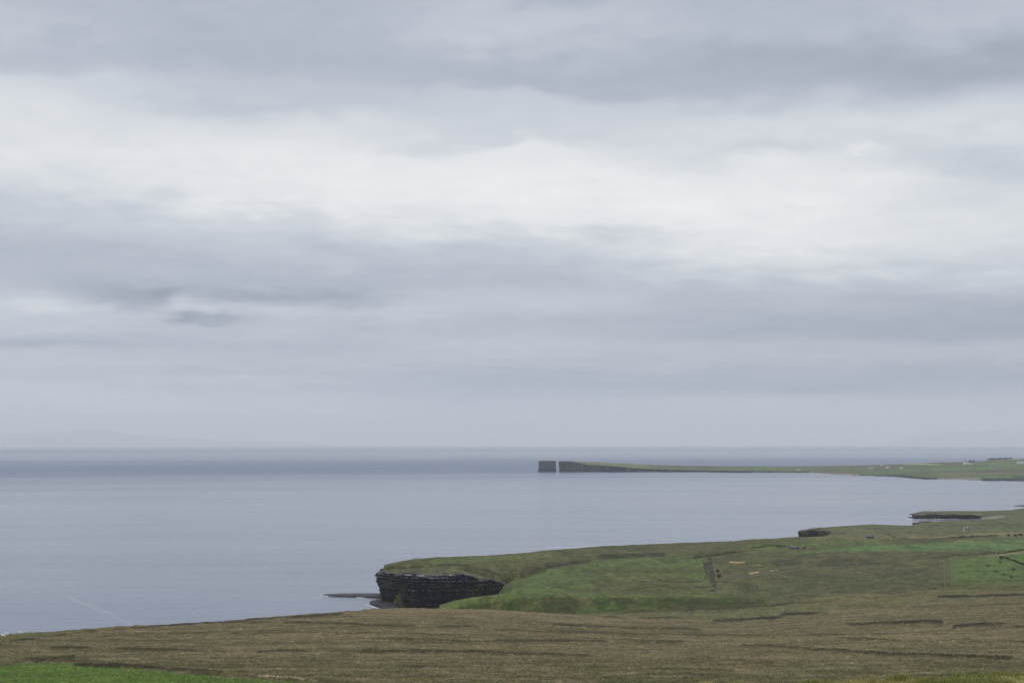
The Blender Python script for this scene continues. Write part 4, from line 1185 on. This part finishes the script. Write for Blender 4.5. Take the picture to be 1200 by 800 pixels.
# broken surf along the rocks
def surf(pts, w, label, seed):
    rng = np.random.default_rng(seed); m = MB()
    W_ = [sea_pt(a, b_)[:2] for a, b_ in pts]
    for A0, B0 in zip(W_[:-1], W_[1:]):
        l = np.linalg.norm(B0 - A0); nn = max(3, int(l / (w * .8)))
        for i in range(nn):
            c_ = A0 + (B0 - A0) * (i + rng.random()) / nn; d_ = (B0 - A0) / l; a = rng.uniform(.6, 1.6) * w; b_ = rng.uniform(.25, .7) * w; hh = rng.uniform(.05, .3)
            n_ = 10; pts_ = []
            for k_ in range(n_):
                t_ = 2 * math.pi * k_ / n_; r_ = rng.uniform(.7, 1.15)
                pts_.append((c_[0] + d_[0] * a * math.cos(t_) * r_ - d_[1] * b_ * math.sin(t_) * r_, c_[1] + d_[1] * a * math.cos(t_) * r_ + d_[0] * b_ * math.sin(t_) * r_, .02))
            m.poly(pts_ + [(c_[0], c_[1], hh)], [(k_, (k_ + 1) % n_, n_) for k_ in range(n_)])
    o_ = m.build('surf_foam', FOAM, smooth=True); return tag(o_, label, 'surf', kind='stuff')


FOAM = simple('sea_foam', (.62, .64, .66), .15, .5, .9)
surf([(640, 640.3), (668, 641), (700, 639.5)], 2.0, 'thin line of breaking foam beyond the headland skyline', 501)
surf([(418, 699.6), (428, 700.3)], 1.2, 'small foam at the outer edge of the black ledge', 502)
surf([(428, 708), (440, 711.5), (450, 714)], 1.4, 'white foam along the rough shelf at the cliff foot', 503)
surf([(376, 697.3), (384, 698)], 1.0, 'foam at the outer tip of the flat black ledge', 504)
surf([(1062, 608), (1080, 608.3), (1100, 608), (1125, 607.6)], 3, 'foam in the narrow cove under the low cliff', 505)
surf([(1080, 562.3), (1100, 562.6), (1130, 563), (1150, 563.6)], 9, 'pale surf along the far shore right of the dark point', 506)
surf([(1176, 564), (1188, 564.2)], 9, 'bright surf patch at the right of the far shore', 507)
surf([(940, 554.3), (975, 556), (1000, 558)], 8, 'pale surf along the far shore below the beach', 508)

# ------------------------------------------------------------------ haze: one closed box of even air
hz_me = bpy.data.meshes.new('haze'); bm = bmesh.new(); bmesh.ops.create_cube(bm, size=1.0); bm.to_mesh(hz_me); bm.free()
hz = link('haze', hz_me); hz.scale = (130000, 121000, 1450); hz.location = (0, 55500, 1450 / 2 - 260)
hm = bpy.data.materials.new('haze_air'); hm.use_nodes = True; nt = hm.node_tree; nt.nodes.clear()
out = N(nt, 'ShaderNodeOutputMaterial'); pv = N(nt, 'ShaderNodeVolumePrincipled')
pv.inputs['Color'].default_value = (.93, .965, 1, 1); pv.inputs['Density'].default_value = 2.7e-5; pv.inputs['Anisotropy'].default_value = 0.0
nt.links.new(pv.outputs[0], out.inputs['Volume'])
hz_me.materials.append(hm); tag(hz, 'pale blue sea haze over the whole bay', 'haze', kind='stuff')

# ------------------------------------------------------------------ overcast sky
SUN_EL, SUN_AZ = 52.0, 60.0      # azimuth clockwise from the view direction
w = bpy.data.worlds.new('World'); SC.world = w; w.use_nodes = True; nt = w.node_tree; nt.nodes.clear()
out = N(nt, 'ShaderNodeOutputWorld')
sky = N(nt, 'ShaderNodeTexSky', sky_type='NISHITA'); sky.sun_disc = False
sky.sun_elevation = R(SUN_EL); sky.sun_rotation = R(SUN_AZ)
bg1 = N(nt, 'ShaderNodeBackground'); nt.links.new(sky.outputs[0], bg1.inputs[0]); bg1.inputs[1].default_value = .1
co = N(nt, 'ShaderNodeTexCoord').outputs['Generated']
sep = N(nt, 'ShaderNodeSeparateXYZ'); nt.links.new(co, sep.inputs[0])
hyp = math_(nt, 'SQRT', math_(nt, 'ADD', math_(nt, 'ADD', math_(nt, 'MULTIPLY', sep.outputs[0], sep.outputs[0]), math_(nt, 'MULTIPLY', sep.outputs[1], sep.outputs[1])), 1e-5))
el = math_(nt, 'MINIMUM', math_(nt, 'MAXIMUM', math_(nt, 'DIVIDE', sep.outputs[2], hyp), 0.0), 4.0)
az = math_(nt, 'ARCTAN2', sep.outputs[0], sep.outputs[1])
lw = math_(nt, 'LOGARITHM', math_(nt, 'ADD', el, .05), math.e)


def cvec(a, b_, off=0.0):
    c_ = N(nt, 'ShaderNodeCombineXYZ'); nt.links.new(math_(nt, 'MULTIPLY', az, a), c_.inputs[0]); nt.links.new(math_(nt, 'MULTIPLY', lw, b_), c_.inputs[1]); c_.inputs[2].default_value = off
    return c_.outputs[0]


big = math_(nt, 'SUBTRACT', noise_(nt, cvec(7, 4.0, 1.3), 1, 3, .5, .3), .5)
det = math_(nt, 'SUBTRACT', noise_(nt, cvec(17, 9.5, 5.1), 1, 4, .5, .25), .5)
fin = math_(nt, 'SUBTRACT', noise_(nt, cvec(50, 34, 9.7), 1, 4, .5, .2), .5)
scl = math_(nt, 'MULTIPLY', math_(nt, 'ADD', el, .02), 1.0)
ew = math_(nt, 'ADD', el, math_(nt, 'MULTIPLY', scl, math_(nt, 'ADD', math_(nt, 'MULTIPLY', big, .16), math_(nt, 'ADD', math_(nt, 'MULTIPLY', det, .22), math_(nt, 'MULTIPLY', fin, .05)))))
EMAX = .24
COLS = {
    0: [(0, 192), (20, 190), (45, 196), (70, 190), (85, 195), (100, 208), (130, 218), (170, 222), (200, 221), (230, 214), (250, 204), (275, 196), (300, 187), (320, 188), (335, 196), (350, 200), (375, 198), (395, 190), (405, 180), (412, 192), (430, 195), (445, 192), (455, 198), (480, 197), (515, 202)],
    300: [(0, 184), (30, 183), (60, 184), (90, 188), (110, 198), (125, 196), (140, 205), (155, 216), (180, 226), (200, 229), (235, 226), (250, 212), (265, 205), (285, 198), (310, 190), (330, 182), (345, 180), (360, 196), (375, 192), (395, 188), (410, 184), (425, 190), (435, 186), (445, 196), (458, 188), (465, 196), (515, 201)],
    600: [(0, 180), (15, 192), (40, 200), (60, 194), (80, 186), (105, 182), (118, 200), (140, 206), (165, 210), (175, 226), (200, 232), (240, 231), (265, 226), (280, 212), (295, 200), (315, 192), (335, 188), (350, 196), (370, 196), (388, 186), (396, 194), (420, 190), (443, 178), (455, 182), (465, 186), (515, 192)],
    900: [(0, 184), (30, 186), (60, 180), (85, 178), (105, 184), (125, 204), (140, 212), (165, 214), (185, 211), (200, 224), (230, 231), (265, 230), (290, 226), (315, 214), (330, 200), (345, 190), (370, 178), (395, 176), (402, 186), (425, 184), (440, 176), (455, 172), (462, 176), (468, 190), (515, 191)],
    1180: [(0, 188), (30, 190), (60, 178), (90, 174), (110, 186), (130, 202), (150, 214), (175, 212), (200, 208), (215, 206), (230, 212), (250, 216), (280, 218), (300, 214), (320, 206), (340, 192), (360, 180), (380, 172), (395, 172), (405, 184), (425, 182), (440, 172), (455, 174), (465, 184), (515, 190)],
}
t_in = math_(nt, 'DIVIDE', ew, EMAX, clamp=True)
vals = []
for px_, stops in COLS.items():
    rp = N(nt, 'ShaderNodeValToRGB'); rp.color_ramp.interpolation = 'CARDINAL'
    stops = sorted(((HZ - y_) / FPX / EMAX, v / 255.0) for y_, v in stops)
    for i, (pos, v) in enumerate(stops):
        e = rp.color_ramp.elements[i] if i < 2 else rp.color_ramp.elements.new(pos)
        e.position = pos; e.color = (v, v, v, 1)
    nt.links.new(t_in, rp.inputs[0]); vals.append((math.atan((px_ - 600) / FPX), rp.outputs[0]))
azw = math_(nt, 'ADD', az, math_(nt, 'MULTIPLY', big, .05))
val = vals[0][1]
for (a0, v0), (a1, v1) in zip(vals[:-1], vals[1:]):
    f_ = maprange(nt, azw, a0, a1, 0, 1, True)
    mx = N(nt, 'ShaderNodeMix', data_type='FLOAT'); nt.links.new(f_, mx.inputs[0]); nt.links.new(val, mx.inputs[2]); nt.links.new(v1, mx.inputs[3]); val = mx.outputs[0]
# overhead the cloud deck thins and brightens a little
val = math_(nt, 'ADD', val, maprange(nt, el, .24, 1.2, 0, .15, True))
# separate scud clouds
b1 = math_(nt, 'SUBTRACT', noise_(nt, cvec(70, 26, 21.0), 1, 4, .55), .5); b2 = math_(nt, 'SUBTRACT', noise_(nt, cvec(70, 26, 33.0), 1, 4, .55), .5)
azn = math_(nt, 'ADD', az, math_(nt, 'MULTIPLY', b1, .022)); eln = math_(nt, 'ADD', el, math_(nt, 'MULTIPLY', b2, .012))
BLOB = [(110, 336, 75, 10, -.04), (150, 350, 40, 9, -.085), (190, 346, 16, 6, -.08), (160, 362, 22, 5, -.06), (250, 374, 32, 6, -.10), (215, 374, 13, 4, -.09), (210, 354, 14, 6, .06), (50, 362, 44, 9, .05), (240, 360, 26, 5, .04), (300, 350, 60, 7, -.05), (420, 350, 40, 8, -.05), (330, 366, 40, 6, .03),
        (390, 352, 60, 9, -.035), (960, 460, 60, 6, -.025), (1100, 390, 120, 9, -.02), (1010, 180, 26, 6, .05), (1060, 215, 50, 7, .03), (1140, 195, 50, 14, -.035), (650, 445, 80, 6, -.015), (30, 404, 60, 4, -.03), (740, 255, 120, 26, .01), (1080, 80, 150, 22, -.02), (330, 70, 140, 20, -.012)]
for bx, by, sx, sy, am in BLOB:
    u = math_(nt, 'DIVIDE', math_(nt, 'SUBTRACT', azn, math.atan((bx - 600) / FPX)), sx / FPX)
    v = math_(nt, 'DIVIDE', math_(nt, 'SUBTRACT', eln, (HZ - by) / FPX), sy / FPX)
    g_ = math_(nt, 'EXPONENT', math_(nt, 'MULTIPLY', math_(nt, 'ADD', math_(nt, 'MULTIPLY', u, u), math_(nt, 'MULTIPLY', v, v)), -.7))
    val = math_(nt, 'ADD', val, math_(nt, 'MULTIPLY', g_, am))
val = math_(nt, 'ADD', val, math_(nt, 'ADD', math_(nt, 'MULTIPLY', det, .05), math_(nt, 'MULTIPLY', fin, .05)))
rp = N(nt, 'ShaderNodeValToRGB'); rp.color_ramp.interpolation = 'LINEAR'
for i, (g_, c_) in enumerate([(.60, (150, 157, 172)), (.68, (167, 174, 189)), (.74, (183, 189, 202)), (.80, (200, 205, 214)), (.87, (222, 225, 229)), (.92, (238, 238, 240)), (1.0, (254, 254, 254))]):
    e = rp.color_ramp.elements[i] if i < 2 else rp.color_ramp.elements.new(g_)
    e.position = g_; e.color = (*s2l(c_), 1)
nt.links.new(val, rp.inputs[0])
tr = math_(nt, 'MAXIMUM', math_(nt, 'EXPONENT', math_(nt, 'DIVIDE', -.017, math_(nt, 'ADD', el, .002))), .5)
HAZE_L = (.474, .515, .597)
dif = N(nt, 'ShaderNodeVectorMath', operation='SUBTRACT'); nt.links.new(rp.outputs[0], dif.inputs[0]); dif.inputs[1].default_value = HAZE_L
dv = N(nt, 'ShaderNodeVectorMath', operation='SCALE'); nt.links.new(dif.outputs[0], dv.inputs[0]); nt.links.new(math_(nt, 'DIVIDE', 1.0, tr), dv.inputs['Scale'])
ad = N(nt, 'ShaderNodeVectorMath', operation='ADD'); nt.links.new(dv.outputs[0], ad.inputs[0]); ad.inputs[1].default_value = HAZE_L
mxm = N(nt, 'ShaderNodeVectorMath', operation='MAXIMUM'); nt.links.new(ad.outputs[0], mxm.inputs[0]); mxm.inputs[1].default_value = (.1, .11, .13)
bg2 = N(nt, 'ShaderNodeBackground'); nt.links.new(mxm.outputs[0], bg2.inputs[0]); nt.links.new(math_(nt, 'MULTIPLY', maprange(nt, el, .24, 1.3, 1.02, 1.65, True), maprange(nt, sep.outputs[2], -.012, -.008, 0, 1)), bg2.inputs[1])
ms = N(nt, 'ShaderNodeMixShader'); ms.inputs[0].default_value = .96
nt.links.new(bg1.outputs[0], ms.inputs[1]); nt.links.new(bg2.outputs[0], ms.inputs[2]); nt.links.new(ms.outputs[0], out.inputs[0])
w.cycles.sampling_method = 'MANUAL'; w.cycles.sample_map_resolution = 1024

# ------------------------------------------------------------------ veiled sun
sl = bpy.data.lights.new('sun', 'SUN'); sl.energy = 1.0; sl.angle = R(14); sl.color = (1, .96, .9)
so = bpy.data.objects.new('sun', sl); COL.objects.link(so); so.location = (300, 200, 400)
el_, az_ = R(SUN_EL), R(SUN_AZ)
dvec = __import__('mathutils').Vector((math.sin(az_) * math.cos(el_), math.cos(az_) * math.cos(el_), math.sin(el_)))
so.rotation_euler = dvec.to_track_quat('Z', 'Y').to_euler()

# ------------------------------------------------------------------ camera and render settings
cam = bpy.data.cameras.new('camera'); cam.sensor_width = 36; cam.lens = 36 * FPX / 1200; cam.shift_y = (HZ - 400) / 1200
cam.clip_start = .5; cam.clip_end = 400000
cob = bpy.data.objects.new('camera', cam); cob.location = (0, 0, EYE); cob.rotation_euler = (R(90), 0, 0); COL.objects.link(cob)
SC.camera = cob
SC.view_settings.view_transform = 'Standard'; SC.view_settings.look = 'None'; SC.view_settings.exposure = 0; SC.view_settings.gamma = 1
SC.view_settings.use_curve_mapping = False
cy_ = SC.cycles
cy_.use_denoising = True
try: cy_.denoiser = 'OPENIMAGEDENOISE'; cy_.denoising_input_passes = 'RGB_ALBEDO_NORMAL'; cy_.denoising_prefilter = 'ACCURATE'
except Exception: pass
cy_.max_bounces = 6; cy_.volume_bounces = 1; cy_.diffuse_bounces = 3; cy_.glossy_bounces = 3
